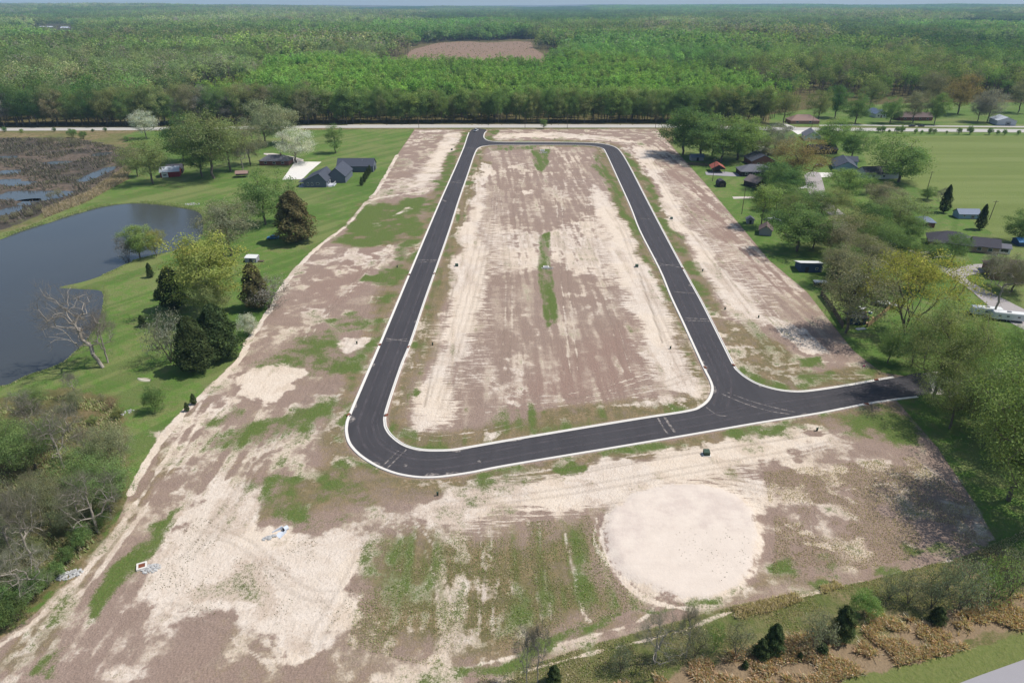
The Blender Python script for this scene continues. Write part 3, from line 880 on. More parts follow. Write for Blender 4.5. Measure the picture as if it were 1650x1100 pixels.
# tyre dust on the new asphalt
dust, nt, out = new_mat("tyre_dust")
b = NB(nt)
pos = b.n("ShaderNodeNewGeometry").outputs["Position"]
nn = b.noise(pos, 1.1, 5, .7)
dd = b.n("ShaderNodeBsdfDiffuse")
dd.inputs[0].default_value = C(190, 178, 168)
tr = b.n("ShaderNodeBsdfTransparent")
ms = b.n("ShaderNodeMixShader")
mr = b.n("ShaderNodeMapRange")
b.link(nn, mr.inputs[0])
mr.inputs[1].default_value, mr.inputs[2].default_value, mr.inputs[3].default_value, mr.inputs[4].default_value = .42, .68, 0, .62
b.link(mr.outputs[0], ms.inputs[0])
b.link(tr.outputs[0], ms.inputs[1])
b.link(dd.outputs[0], ms.inputs[2])
b.link(ms.outputs[0], out.inputs[0])
for pts, w in [([(615, 752), (646, 722)], .16), ([(624, 754), (655, 724)], .16), ([(1100, 512.5), (1140, 514)], .22), ([(1101, 516), (1143, 517.5)], .22), ([(1162, 634), (1200, 650), (1240, 662), (1272, 667)], .16),
               ([(1172, 632), (1210, 646), (1250, 657), (1282, 664)], .16), ([(1060, 673), (1068, 688), (1076, 699)], .2), ([(1071, 672), (1080, 686), (1087, 696)], .3), ([(1138, 656), (1155, 668), (1172, 670)], .14),
               ([(674, 419), (705, 419)], .3), ([(672, 423), (703, 421)], .2), ([(620, 545), (658, 550)], .22), ([(622, 549), (656, 546)], .14), ([(750, 238.5), (767, 239.5)], .4), ([(725, 293), (744, 295)], .35), ([(720, 296), (742, 291)], .2),
               ([(712, 322), (719, 325)], .6), ([(1060, 424), (1096, 431)], .25), ([(1062, 428), (1094, 426)], .25), ([(1085, 470), (1122, 473)], .15), ([(650, 749), (656, 750)], .4), ([(770, 742), (775, 745)], .3), ([(718, 762), (722, 763)], .3), ([(1030, 352), (1048, 353)], .2)]:
    pl = catmull(PA(pts), 6, False)
    a_, b_ = offset_poly(pl, w, False), offset_poly(pl, -w, False)
    sheet("tyre_track", np.vstack([a_, b_[::-1]]), .036, dust, road)

CENTRE = [[(772, 212), (764, 232), (746, 269), (724.5, 323), (707, 370), (679.5, 442), (636, 555), (593, 667), (590, 690), (597, 712), (615, 729), (640, 741), (670, 747), (700, 748), (740, 743), (800, 733), (870, 720), (985, 702), (1110, 681), (1220, 660), (1320, 645), (1400, 631), (1480, 619)],
          [(1160, 655), (1168, 620), (1158, 588), (1141, 553), (1122, 516), (1104, 479), (1082, 434), (1049, 371), (1027, 325), (1005, 279), (989, 246), (978, 238), (950, 232.8), (870, 231.5), (800, 231.4)]]
seam, nt, out = new_mat("paving_seam")
b = NB(nt)
pos = b.n("ShaderNodeNewGeometry").outputs["Position"]
nn = b.noise(pos, .35, 4, .7)
dd = b.n("ShaderNodeBsdfDiffuse")
dd.inputs[0].default_value = C(104, 98, 100)
tr = b.n("ShaderNodeBsdfTransparent")
ms = b.n("ShaderNodeMixShader")
mr = b.n("ShaderNodeMapRange")
b.link(nn, mr.inputs[0])
mr.inputs[1].default_value, mr.inputs[2].default_value, mr.inputs[3].default_value, mr.inputs[4].default_value = .35, .7, .05, .55
b.link(mr.outputs[0], ms.inputs[0])
b.link(tr.outputs[0], ms.inputs[1])
b.link(dd.outputs[0], ms.inputs[2])
b.link(ms.outputs[0], out.inputs[0])
for pts in CENTRE:
    pl = catmull(PA(pts), 6, False)
    for off, w in ((0, .07), (1.55, .28), (-1.55, .28), (2.6, .12)):
        q = offset_poly(pl, off, False)
        strip("paving_seam", q, [(-w, .034), (w, .034)], seam, False, road)
# dirt carried onto the road edges
dr = random.Random(12)
for line, side in ((ro, 1), (ri, 1)):
    for _ in range(13):
        i = dr.randrange(5, len(line) - 5)
        p, q = np.array(line[i]), np.array(line[i + 1])
        if p[1] > ymain - 8 or p[0] > x_end - 10:
            continue
        d = (q - p) / (np.linalg.norm(q - p) + 1e-6)
        nrm_ = np.array([-d[1], d[0]])          # left of travel: towards the carriageway
        L_, D_ = dr.uniform(1.5, 5.0), dr.uniform(.35, 1.3)
        pts_ = [p + d * t * L_ + nrm_ * (.06 + (D_ * math.sin(math.pi * (t + .5)) * dr.uniform(.6, 1.1) if s_ else 0)) for s_, ts in ((0, np.linspace(-.5, .5, 7)), (1, np.linspace(.5, -.5, 9)[1:-1])) for t in ts]
        sheet("dirt_smear", pts_, .0365, dust, road)
# water
water, nt, out = new_mat("pond_water")
b = NB(nt)
pos = b.n("ShaderNodeNewGeometry").outputs["Position"]
pr = b.n("ShaderNodeBsdfPrincipled")
b.link(b.mix(b.noise(pos, .02, 3, .5), C(56, 59, 61), C(68, 70, 68)), pr.inputs["Base Color"])
pr.inputs["Roughness"].default_value = .12
pr.inputs["IOR"].default_value = 1.33
pr.inputs["Specular IOR Level"].default_value = .36
bp = b.n("ShaderNodeBump")
bp.inputs["Distance"].default_value = .05
bp.inputs["Strength"].default_value = .5
b.link(b.noise(b.mapping(pos, (.6, 1.2, 1)), 1.5, 4, .6), bp.inputs["Height"])
b.link(bp.outputs[0], pr.inputs["Normal"])
b.link(pr.outputs[0], out.inputs[0])
def grow(p, d):
    return offset_poly(p, -d if signed_area(p) > 0 else d)
tag(sheet("pond", grow(pond, 1.0), WATER_Z, water), kind="structure")
for p in pools:
    tag(sheet("marsh_pool", grow(p, .8), -.4, water), kind="structure")
# ------------------------------------------------------------------ leaf and bark materials
def leaf_material(name, instanced):
    m, nt, out = new_mat(name)
    b = NB(nt)
    t = b.n("ShaderNodeAttribute", attribute_name="tint").outputs["Color"]
    if instanced:
        oc = b.n("ShaderNodeAttribute", attribute_name="gtint", attribute_type='INSTANCER').outputs["Color"]
    else:
        oc = b.n("ShaderNodeObjectInfo").outputs["Color"]
    col = b.mix(1.0, t, oc, 'MULTIPLY')
    d = b.n("ShaderNodeBsdfDiffuse")
    b.link(col, d.inputs[0])
    tl = b.n("ShaderNodeBsdfTranslucent")
    b.link(b.mix(1.0, col, (1.05, 1.2, .6, 1), 'MULTIPLY'), tl.inputs[0])
    ms = b.n("ShaderNodeMixShader")
    ms.inputs[0].default_value = .40
    b.link(d.outputs[0], ms.inputs[1])
    b.link(tl.outputs[0], ms.inputs[2])
    b.link(ms.outputs[0], out.inputs[0])
    return m
LEAF = leaf_material("leaf", False)
GLEAF = leaf_material("forest_leaf", True)
BARK = plain("bark", C(112, 102, 92), .95, var=.35, scale=3, spec=.1)
BARK_PALE = plain("bark_pale", C(168, 158, 146), .95, var=.25, scale=3, spec=.1)

# ------------------------------------------------------------------ tree generator
def tubes(segs, n=4):
    """segs: rows of p0(3) p1(3) r0 r1 -> one mesh of tapered open tubes"""
    s = np.asarray(segs, float)
    p0, p1, r0, r1 = s[:, 0:3], s[:, 3:6], s[:, 6], s[:, 7]
    d = p1 - p0
    d /= np.linalg.norm(d, axis=1, keepdims=True) + 1e-9
    ref = np.where(np.abs(d[:, 2:3]) > .9, np.array([[1.0, 0, 0]]), np.array([[0, 0, 1.0]]))
    a = np.cross(d, ref)
    a /= np.linalg.norm(a, axis=1, keepdims=True) + 1e-9
    c = np.cross(d, a)
    ang = 2 * np.pi * np.arange(n) / n
    off = a[:, None, :] * np.cos(ang)[None, :, None] + c[:, None, :] * np.sin(ang)[None, :, None]
    V = np.concatenate([p0[:, None] + off * r0[:, None, None], p1[:, None] + off * r1[:, None, None]], 1)
    m = len(s)
    base = np.arange(m)[:, None] * 2 * n
    k = np.arange(n)
    F = np.stack([base + k, base + (k + 1) % n, base + n + (k + 1) % n, base + n + k], -1).reshape(-1, 4)
    return V.reshape(-1, 3), F

def cards(rng, pts, size, up=.35, aspect=1.0, radial=None):
    """small randomly turned leaf faces at the points"""
    n = len(pts)
    nrm = rng.normal(size=(n, 3))
    nrm /= np.linalg.norm(nrm, axis=1, keepdims=True)
    if radial is not None:
        nrm = nrm + radial * .7
    nrm[:, 2] += up
    nrm /= np.linalg.norm(nrm, axis=1, keepdims=True)
    t = np.cross(nrm, rng.normal(size=(n, 3)))
    t /= np.linalg.norm(t, axis=1, keepdims=True)
    w = np.cross(nrm, t)
    s = (size * rng.uniform(.6, 1.35, n))[:, None]
    V = np.stack([pts - t * s, pts - w * s * .62 * aspect + t * s * .1, pts + t * s, pts + w * s * .62 * aspect + t * s * .1], 1).reshape(-1, 3)
    F = np.arange(4 * n).reshape(n, 4)
    return V, F

def skeleton(rng, h, rad, base, tips, shape, lean=0.0, forks=1):
    """branch skeleton grown to tips spread through a lumpy crown; returns segments and tips"""
    lumps = rng.normal(size=(9, 3))
    lumps /= np.linalg.norm(lumps, axis=1, keepdims=True)
    amp = rng.uniform(-.26, .22, 9)
    T = []
    zc, zr = (base + 1.0) / 2 * h, (1.0 - base) / 2 * h
    while len(T) < tips:
        d = rng.normal(size=3)
        d /= np.linalg.norm(d)
        if shape == 'vase' and d[2] < -.1 and rng.random() < .75:
            continue
        k = 1 + np.sum(amp * np.clip(lumps @ d, 0, 1) ** 3)
        r = (rng.random() ** .42) * k
        p = np.array([d[0] * r * rad, d[1] * r * rad, zc + d[2] * r * zr])
        if shape == 'cone':
            f = np.clip((h - p[2]) / (h * (1 - base)), .03, 1) ** .8
            p[:2] *= f * 1.15
        elif shape == 'column':
            p[:2] *= .75
        elif shape == 'round' and d[2] < 0:
            p[:2] *= 1 - .25 * d[2] ** 2
        p[0] += lean * p[2]
        T.append(p)
    T = np.array(T)
    T[:, 2] += (h * .985 - T[:, 2].max()) * np.clip((T[:, 2] - base * h) / (T[:, 2].max() - base * h), 0, 1)
    T[:, :2] = (T[:, :2] - np.array([lean, 0]) * T[:, 2:3]) * (rad / np.quantile(np.hypot(T[:, 0] - lean * T[:, 2], T[:, 1]), .93)) + np.array([lean, 0]) * T[:, 2:3]
    nodes = []
    par = []
    nt_ = 7
    top = h * (.80 if shape in ('cone', 'column') else .55)
    for f in range(forks):
        a = 2 * math.pi * f / forks + rng.uniform(0, 1)
        off = np.array([math.cos(a), math.sin(a), 0]) * (0 if forks == 1 else rad * .45)
        for i in range(nt_):
            z = top * i / (nt_ - 1)
            w = (i / (nt_ - 1)) ** 1.2
            nodes.append(np.array([lean * z, 0, z]) + off * w + rng.normal(size=3) * np.array([.012, .012, 0]) * h * (i > 0))
            par.append(-1 if i == 0 else len(nodes) - 2)
    order = np.argsort(np.linalg.norm(T - np.array([0, 0, top * .7]), axis=1))
    tipidx = []
    for j in order:
        p = T[j]
        N = np.array(nodes)
        dv = p - N
        d = np.linalg.norm(dv, axis=1)
        cost = d + np.where(dv[:, 2] < .25 * d - .02 * h, 1.2 * np.abs(dv[:, 2] - .25 * d), 0) + np.where(N[:, 2] < base * h * .75, 3 * h, 0)
        i = int(np.argmin(cost))
        L = d[i]
        k = 2 if L < .12 * h else 3
        prev = i
        for q in range(1, k + 1):
            t = q / k
            c = N[i] * (1 - t) + p * t
            c = c + np.array([0, 0, math.sin(t * math.pi) * L * (-.06 if shape == 'cone' else .07)]) + rng.normal(size=3) * .025 * L * (q < k)
            nodes.append(c)
            par.append(prev)
            prev = len(nodes) - 1
        tipidx.append(prev)
    cnt = np.zeros(len(nodes))
    for i in tipidx:
        while i >= 0:
            cnt[i] += 1
            i = par[i]
    return np.array(nodes), np.array(par), np.maximum(cnt, .6), np.array(tipidx), np.array([0, 0, zc])

def make_tree(seed, h=10.0, rad=4.0, base=.25, tips=70, shape='round', leaves=3000, leaf=.3, clump=.9, twigs=0, trunk_r=.28, lean=0., forks=1, tsides=5, up=.35, bark_f=.5):
    rng = np.random.default_rng(seed)
    N, par, cnt, tip, cen = skeleton(rng, h, rad, base, tips, shape, lean, forks)
    r = trunk_r * (cnt / cnt.max()) ** .52
    r = np.maximum(r, trunk_r * .045)
    ii = np.where(par >= 0)[0]
    r0 = np.minimum(r[par[ii]], r[ii] * 1.5)
    segs = np.concatenate([N[par[ii]], N[ii], r0[:, None], r[ii][:, None]], 1)
    flare = np.where(par < 0)[0]
    TV, TF = tubes(segs, tsides)
    V, F, tint = [], [], []
    if leaves:
        k = rng.integers(0, len(tip), leaves)
        cb = rng.uniform(.78, 1.18, len(tip))                    # every leaf clump its own tone
        hue = rng.uniform(-.07, .07, len(tip))
        pp = N[tip[k]] + rng.normal(size=(leaves, 3)) * clump * np.array([1, 1, .72])
        rr = pp - cen
        rr /= np.linalg.norm(rr, axis=1, keepdims=True) + 1e-6
        V, F = cards(rng, pp, leaf, up, radial=rr)
        tn = cb[k] * rng.uniform(.82, 1.15, leaves)
        tint = np.stack([tn * (1 + hue[k]), tn, tn * (1 - hue[k]), np.ones(leaves)], 1).repeat(4, 0)
    if twigs:
        a = np.repeat(tip, twigs)
        d = rng.normal(size=(len(a), 3))
        out_d = N[a] - cen
        out_d /= np.linalg.norm(out_d, axis=1, keepdims=True) + 1e-6
        d = d * .75 + out_d * .8 + np.array([0, 0, .35])
        d /= np.linalg.norm(d, axis=1, keepdims=True)
        L = h * rng.uniform(.05, .12, len(a))[:, None]
        p0 = N[a] + rng.normal(size=(len(a), 3)) * .02 * h
        rt = trunk_r * .05
        o = np.full((len(a), 1), rt)
        W, G = tubes(np.concatenate([p0, p0 + d * L, o, o * .4], 1), 3)
        wt = np.tile(np.array([[bark_f, bark_f * .95, bark_f * .9, 1]]), (len(W), 1)) * rng.uniform(.7, 1.2, (len(W), 1))
        if leaves:
            F = np.vstack([F, G + len(V)])
            V = np.vstack([V, W])
            tint = np.vstack([tint, wt])
        else:
            V, F, tint = W, G, wt
    return (TV, TF), (np.asarray(V), np.asarray(F), np.asarray(tint))

def cedar(seed, h=8., rad=2.4, n=3800, leaf=.26, taper=.75):
    """dense conical evergreen: sprays of foliage on a shell with depth"""
    rng = np.random.default_rng(seed)
    zf = rng.random(n) ** .85
    prof = np.clip((1 - zf) ** taper * (1 - np.exp(-zf * 14)) * 1.05, .02, 1)
    th = rng.uniform(0, 2 * np.pi, n)
    lump = 1 + .22 * np.sin(th * 3 + seed + zf * 7) * np.sin(zf * 11 + seed * 2) + .16 * np.sin(th * 5 - zf * 17 + seed)
    rr = rad * prof * lump * (rng.random(n) ** .3)
    pp = np.stack([rr * np.cos(th), rr * np.sin(th), .04 * h + zf * h * .96], 1)
    nr = np.stack([np.cos(th), np.sin(th), np.full(n, .5)], 1)
    V, F = cards(rng, pp, leaf, .5, radial=nr)
    tn = rng.uniform(.65, 1.3, n) * (.85 + .3 * np.sin(th * 4 + zf * 19 + seed))
    tint = np.stack([tn * rng.uniform(.92, 1.1, n), tn, tn * .95, np.ones(n)], 1).repeat(4, 0)
    segs = [[0, 0, 0, 0, 0, h * .5, .16, .1], [0, 0, h * .5, 0, 0, h * .97, .1, .02]]
    for k in range(26):
        z = h * (.08 + .8 * k / 26)
        a = k * 2.4
        q = rad * max(.1, (1 - z / h)) * .8
        segs.append([0, 0, z, q * math.cos(a), q * math.sin(a), z + .15 * q, .04, .01])
    return tubes(segs, 5), (V, F, tint)

def to_meshes(name, data, pale=False):
    (TV, TF), (V, F, tint) = data
    t = np_mesh(name + "_trunk", TV, TF, BARK_PALE if pale else BARK)
    t.polygons.foreach_set("use_smooth", [True] * len(t.polygons))
    c = np_mesh(name + "_crown", V, F, LEAF)
    set_attr(c, "tint", tint)
    return t, c

# unit trees are 10 m tall; copies are scaled
LIB = {
 'leafy': [to_meshes("leafy", make_tree(s, 10, 4.0, .16, 110, 'round', 15500, .105, .5, 0, .19)) for s in (1, 2, 3)],
 'airy': [to_meshes("airy", make_tree(s, 10, 3.9, .20, 120, 'round', 13500, .09, .5, 6, .17)) for s in (4, 5, 6)],
 'fine': [to_meshes("fine", make_tree(s, 10, 4.0, .2, 150, 'round', 25000, .064, .5, 7, .16)) for s in (31, 32)],
 'vase': [to_meshes("vase", make_tree(s, 10, 5.2, .12, 150, 'vase', 15000, .08, .42, 10, .10, forks=15)) for s in (7, 8)],
 'bare': [to_meshes("bare", make_tree(s, 10, 4.0, .2, 150, 'vase', 0, .1, .4, 20, .2, bark_f=1.0), True) for s in (9, 10)],
 'bare_lean': [to_meshes("bare_lean", make_tree(s, 10, 3.6, .28, 120, 'round', 0, .1, .4, 12, .22, lean=-.32, bark_f=1.0), True) for s in (11,)],
 'slim': [to_meshes("slim", make_tree(s, 10, 2.0, .22, 60, 'column', 5200, .11, .42, 3, .12)) for s in (12, 13, 14)],
 'cedar': [to_meshes("cedar", cedar(s, 10, 3.1, 10500, .17, .52)) for s in (15, 16)],
 'spire': [to_meshes("spire", cedar(s, 10, 2.2, 6000, .18, .6)) for s in (17,)],
 'shrub': [to_meshes("shrub", make_tree(s, 10, 7.0, .02, 90, 'vase', 7000, .24, .9, 6, .14, forks=6)) for s in (18, 19, 20)],
 'twig_shrub': [to_meshes("twig_shrub", make_tree(s, 10, 6.5, .02, 90, 'vase', 2600, .2, .9, 18, .14, forks=7, bark_f=1.)) for s in (21, 22)],
}

# crown colours (linear albedo)
GREEN = (.178, .258, .090); BRIGHT = (.238, .325, .105); DEEP = (.115, .195, .070); OLIVE = (.255, .285, .118); YELLOW = (.380, .365, .090)
GREY = (.290, .272, .240); BROWN = (.285, .265, .165); RUST = (.300, .200, .140); WHITE = (.60, .59, .50); CEDAR = (.085, .118, .050); CEDARB = (.170, .150, .075)
PALE = (.340, .360, .220); ORANGE = (.330, .240, .110); SILVER = (.275, .285, .215)

tree_rng = random.Random(21)
def add_tree(kind, x, y, h, color, label, group=None, cat="tree", name=None, wide=1.0, var=None, jitter=.10, z=None):
    lib = LIB[kind]
    t, c = lib[tree_rng.randrange(len(lib)) if var is None else var % len(lib)]
    root = empty(name or {"cedar": "cedar_tree", "spire": "cedar_tree", "bare": "bare_tree", "bare_lean": "bare_tree", "shrub": "shrub", "twig_shrub": "shrub"}.get(kind, "tree"),
                 (x, y, (gz(x, y) if z is None else z) - .05), tree_rng.uniform(0, 6.28) if kind != 'bare_lean' else 0)
    s = h / 10.0
    root.scale = (s * wide, s * wide, s)
    tr_ = link(bpy.data.objects.new("trunk", t), root)
    cr = link(bpy.data.objects.new("crown" if kind not in ("bare", "bare_lean") else "twigs", c), root)
    j = 1 + tree_rng.uniform(-jitter, jitter)
    cr.color = (color[0] * j * (1 + tree_rng.uniform(-.06, .06)), color[1] * j, color[2] * j, 1)
    tag(root, label, cat, group)
    return root

def tree_px(kind, u, vb, vt, color, label, group=None, **kw):
    """tree whose base stands at pixel (u, vb) and whose top reaches row vt"""
    x, y = P(u, vb)
    if kind in ('airy', 'leafy', 'fine'):
        kw['wide'] = kw.get('wide', 1.0) * 1.12
    return add_tree(kind, x, y, max(1.0, height_from(u, vb, vt) * 1.03), color, label, group, **kw)
# ------------------------------------------------------------------ forest stuff: groves scattered by geometry nodes
def lowtree(rng, h, rad, shape, n, leaf):
    """light tree for the far wood: trunk, few limbs, clumped leaf faces"""
    base = .22 if shape != 'column' else .3
    tips = 16
    d = rng.normal(size=(tips, 3))
    d /= np.linalg.norm(d, axis=1, keepdims=True)
    r = rng.uniform(.55, 1.0, (tips, 1))
    d[:, 2] = np.where(rng.random(tips) < .7, np.abs(d[:, 2]), d[:, 2])
    T = d * r * np.array([rad, rad, (1 - base) / 2 * h]) * rng.uniform(.8, 1.15, (tips, 1)) + np.array([0, 0, (1 + base) / 2 * h])
    k = rng.integers(0, tips, n)
    pp = T[k] + rng.normal(size=(n, 3)) * rad * .2
    nr = pp - np.array([0, 0, h * .5])
    nr /= np.linalg.norm(nr, axis=1, keepdims=True)
    V, F = cards(rng, pp, leaf, .35, radial=nr)
    cb = rng.uniform(.82, 1.15, tips)[k] * rng.uniform(.88, 1.12, n)
    segs = [[0, 0, 0, 0, 0, h * .65, h * .013, h * .006]]
    for q in T[:7]:
        z = min(h * .6, max(h * .2, q[2] - np.hypot(q[0], q[1]) * .9))
        segs.append([0, 0, z, *q, h * .006, h * .002])
    TV, TF = tubes(segs, 4)
    return V, F, cb, TV, TF

def grove(name, seed, half, count, hmin, hmax, n, leaf, pal, shape='round', rr=(.25, .4)):
    rng = np.random.default_rng(seed)
    LV, LF, LT, BV, BF = [], [], [], [], []
    lo = bo = 0
    pts = []
    while len(pts) < count:
        p = rng.uniform(-half, half, 2)
        if np.hypot(*p) < half * 1.12:
            pts.append(p)
    for p in pts:
        h = rng.uniform(hmin, hmax)
        V, F, cb, TV, TF = lowtree(rng, h, h * rng.uniform(*rr), shape, n, leaf)
        o = np.array([p[0], p[1], 0])
        LV.append(V + o); LF.append(F + lo); lo += len(V)
        c = np.array(pal[rng.integers(0, len(pal))]) * rng.uniform(.66, 1.06)
        LT.append((cb[:, None] * c[None, :]).repeat(4, 0))
        BV.append(TV + o); BF.append(TF + bo); bo += len(TV)
    LV, LF, LT, BV, BF = map(np.vstack, (LV, LF, LT, BV, BF))
    me = np_mesh(name, np.vstack([LV, BV]), np.vstack([LF, BF + len(LV)]), GLEAF)
    me.materials.append(BARK)
    mi = np.zeros(len(LF) + len(BF), np.int32)
    mi[len(LF):] = 1
    me.polygons.foreach_set("material_index", mi)
    tint = np.ones((len(LV) + len(BV), 4))
    tint[:len(LV), :3] = LT
    set_attr(me, "tint", tint)
    return bpy.data.objects.new(name, me)

MIXED = [GREEN, GREEN, GREEN, OLIVE, BRIGHT, DEEP, (.24, .23, .165), (.21, .26, .12), (.17, .235, .1)]
YOUNG = [BRIGHT, (.21, .3, .1), GREEN, OLIVE, (.19, .28, .1)]
DARKG = [DEEP, GREEN, (.14, .2, .065), OLIVE, (.16, .22, .075), (.22, .22, .14)]
BRUSH = [(.22, .185, .16), (.24, .21, .18), (.19, .175, .15), OLIVE]
groves = bpy.data.collections.new("grove_kinds")
GK = {}
def reg(key, objs):
    GK[key] = []
    for o in objs:
        groves.objects.link(o)
        GK[key].append(len(groves.objects) - 1)
for i, (key, pal) in enumerate((("mixed", MIXED), ("young", YOUNG), ("dark", DARKG))):
    sh, rr = ('column', (.12, .18)) if key == 'young' else ('round', (.22, .36))
    cnt = 27 if key == 'young' else 10
    reg(key, [grove(f"n{key}_{k}", 100 + i * 10 + k, 20, cnt, 17, 31 if key != 'young' else 27, 420 if key != 'young' else 220, .56, pal, sh, rr) for k in range(5)])
    reg(key + "_far", [grove(f"o{key}_{k}", 200 + i * 10 + k, 60, 78, 15, 31, 90, 1.55, pal, sh, (.27, .42) if key != 'young' else (.2, .28)) for k in range(3)])
reg("brush", [grove(f"p_brush_{k}", 300 + k, 60, 190, 5, 10, 26, 1.1, BRUSH, 'round', (.3, .5)) for k in range(2)])
reg("pine", [grove(f"q_pine_{k}", 320 + k, 60, 230, 15, 20, 34, 1.5, [(.035, .06, .035), (.045, .07, .04)], 'column', (.16, .22)) for k in range(2)])
names_sorted = sorted(o.name for o in groves.objects)
IDX = {}
allo = list(groves.objects)
for key, l in GK.items():
    IDX[key] = [names_sorted.index(allo[i].name) for i in l]

def scatter_gn():
    ng = bpy.data.node_groups.new("grove_scatter", 'GeometryNodeTree')
    ng.interface.new_socket("Geometry", in_out='INPUT', socket_type='NodeSocketGeometry')
    ng.interface.new_socket("Geometry", in_out='OUTPUT', socket_type='NodeSocketGeometry')
    gi, go = ng.nodes.new("NodeGroupInput"), ng.nodes.new("NodeGroupOutput")
    ci = ng.nodes.new("GeometryNodeCollectionInfo")
    ci.inputs[0].default_value = groves
    ci.inputs["Separate Children"].default_value = True
    ci.inputs["Reset Children"].default_value = True
    ip = ng.nodes.new("GeometryNodeInstanceOnPoints")
    ip.inputs["Pick Instance"].default_value = True
    def na(nm, t):
        n = ng.nodes.new("GeometryNodeInputNamedAttribute")
        n.data_type = t
        n.inputs[0].default_value = nm
        return n.outputs[0]
    L = ng.links.new
    L(gi.outputs[0], ip.inputs["Points"])
    L(ci.outputs[0], ip.inputs["Instance"])
    L(na("pick", 'INT'), ip.inputs["Instance Index"])
    cx = ng.nodes.new("ShaderNodeCombineXYZ")
    L(na("spin", 'FLOAT'), cx.inputs[2])
    er = ng.nodes.new("FunctionNodeEulerToRotation")
    L(cx.outputs[0], er.inputs[0])
    L(er.outputs[0], ip.inputs["Rotation"])
    L(na("size", 'FLOAT'), ip.inputs["Scale"])
    L(ip.outputs[0], go.inputs[0])
    return ng
GN = scatter_gn()

def scatter(name, pts, pick, size, tint, rng):
    me = bpy.data.meshes.new(name)
    me.from_pydata([tuple(p) for p in pts], [], [])
    n = len(pts)
    a = me.attributes.new("pick", 'INT', 'POINT'); a.data.foreach_set("value", np.array(pick, np.int32))
    a = me.attributes.new("spin", 'FLOAT', 'POINT'); a.data.foreach_set("value", rng.uniform(0, 6.28, n).astype(np.float32))
    a = me.attributes.new("size", 'FLOAT', 'POINT'); a.data.foreach_set("value", np.array(size, np.float32))
    set_attr(me, "gtint", np.column_stack([np.array(tint), np.ones(n)]))
    o = link(bpy.data.objects.new(name, me))
    md = o.modifiers.new("scatter", 'NODES')
    md.node_group = GN
    return tag(o, kind="stuff")

# where woods stand (pixel outlines at ground level)
def px_poly(pts):
    return PA(pts)
edge_y = lambda x: np.interp(x, *zip(*sorted([P(u, v) for u, v in [(-600, 213), (0, 206), (210, 205), (520, 201.5), (760, 200.5), (1080, 200.5), (1230, 199), (1330, 176), (1500, 166), (1650, 164), (2300, 175)]])))
Z_YOUNG = px_poly([(395, 152), (450, 130), (520, 119), (620, 116), (760, 118), (900, 117), (1040, 119), (1130, 126), (1220, 150), (1240, 200), (500, 203), (385, 204), (330, 185)])
Z_LANE = px_poly([(252, 188), (300, 170), (345, 156), (395, 141), (406, 147), (356, 164), (320, 178), (268, 196)])
Z_MARSH1 = px_poly([(600, 38), (700, 33), (820, 31), (820, 36), (700, 40), (600, 44)])
Z_MARSH2 = px_poly([(1075, 53), (1180, 49), (1300, 52), (1400, 56), (1400, 64), (1250, 63), (1090, 63)])
Z_PINE = px_poly([(1425, 45), (1480, 41), (1560, 40), (1680, 43), (1800, 46), (1800, 55), (1650, 54), (1500, 51)])
Z_SCRUB = px_poly([(380, 118), (420, 110), (480, 105), (560, 108), (520, 116), (440, 124), (400, 134)])
Z_FARM = px_poly([(52, 44.5), (125, 44.5), (140, 60), (120, 68), (60, 68), (45, 58)])
fr = np.random.default_rng(5)
pts, pick, size, tint = [], [], [], []
def plant(x, y, key, s, tn):
    i = IDX[key]
    pts.append((x, y, gz(x, y)))
    pick.append(i[fr.integers(0, len(i))])
    size.append(s)
    tint.append(tn)
step = 23.0
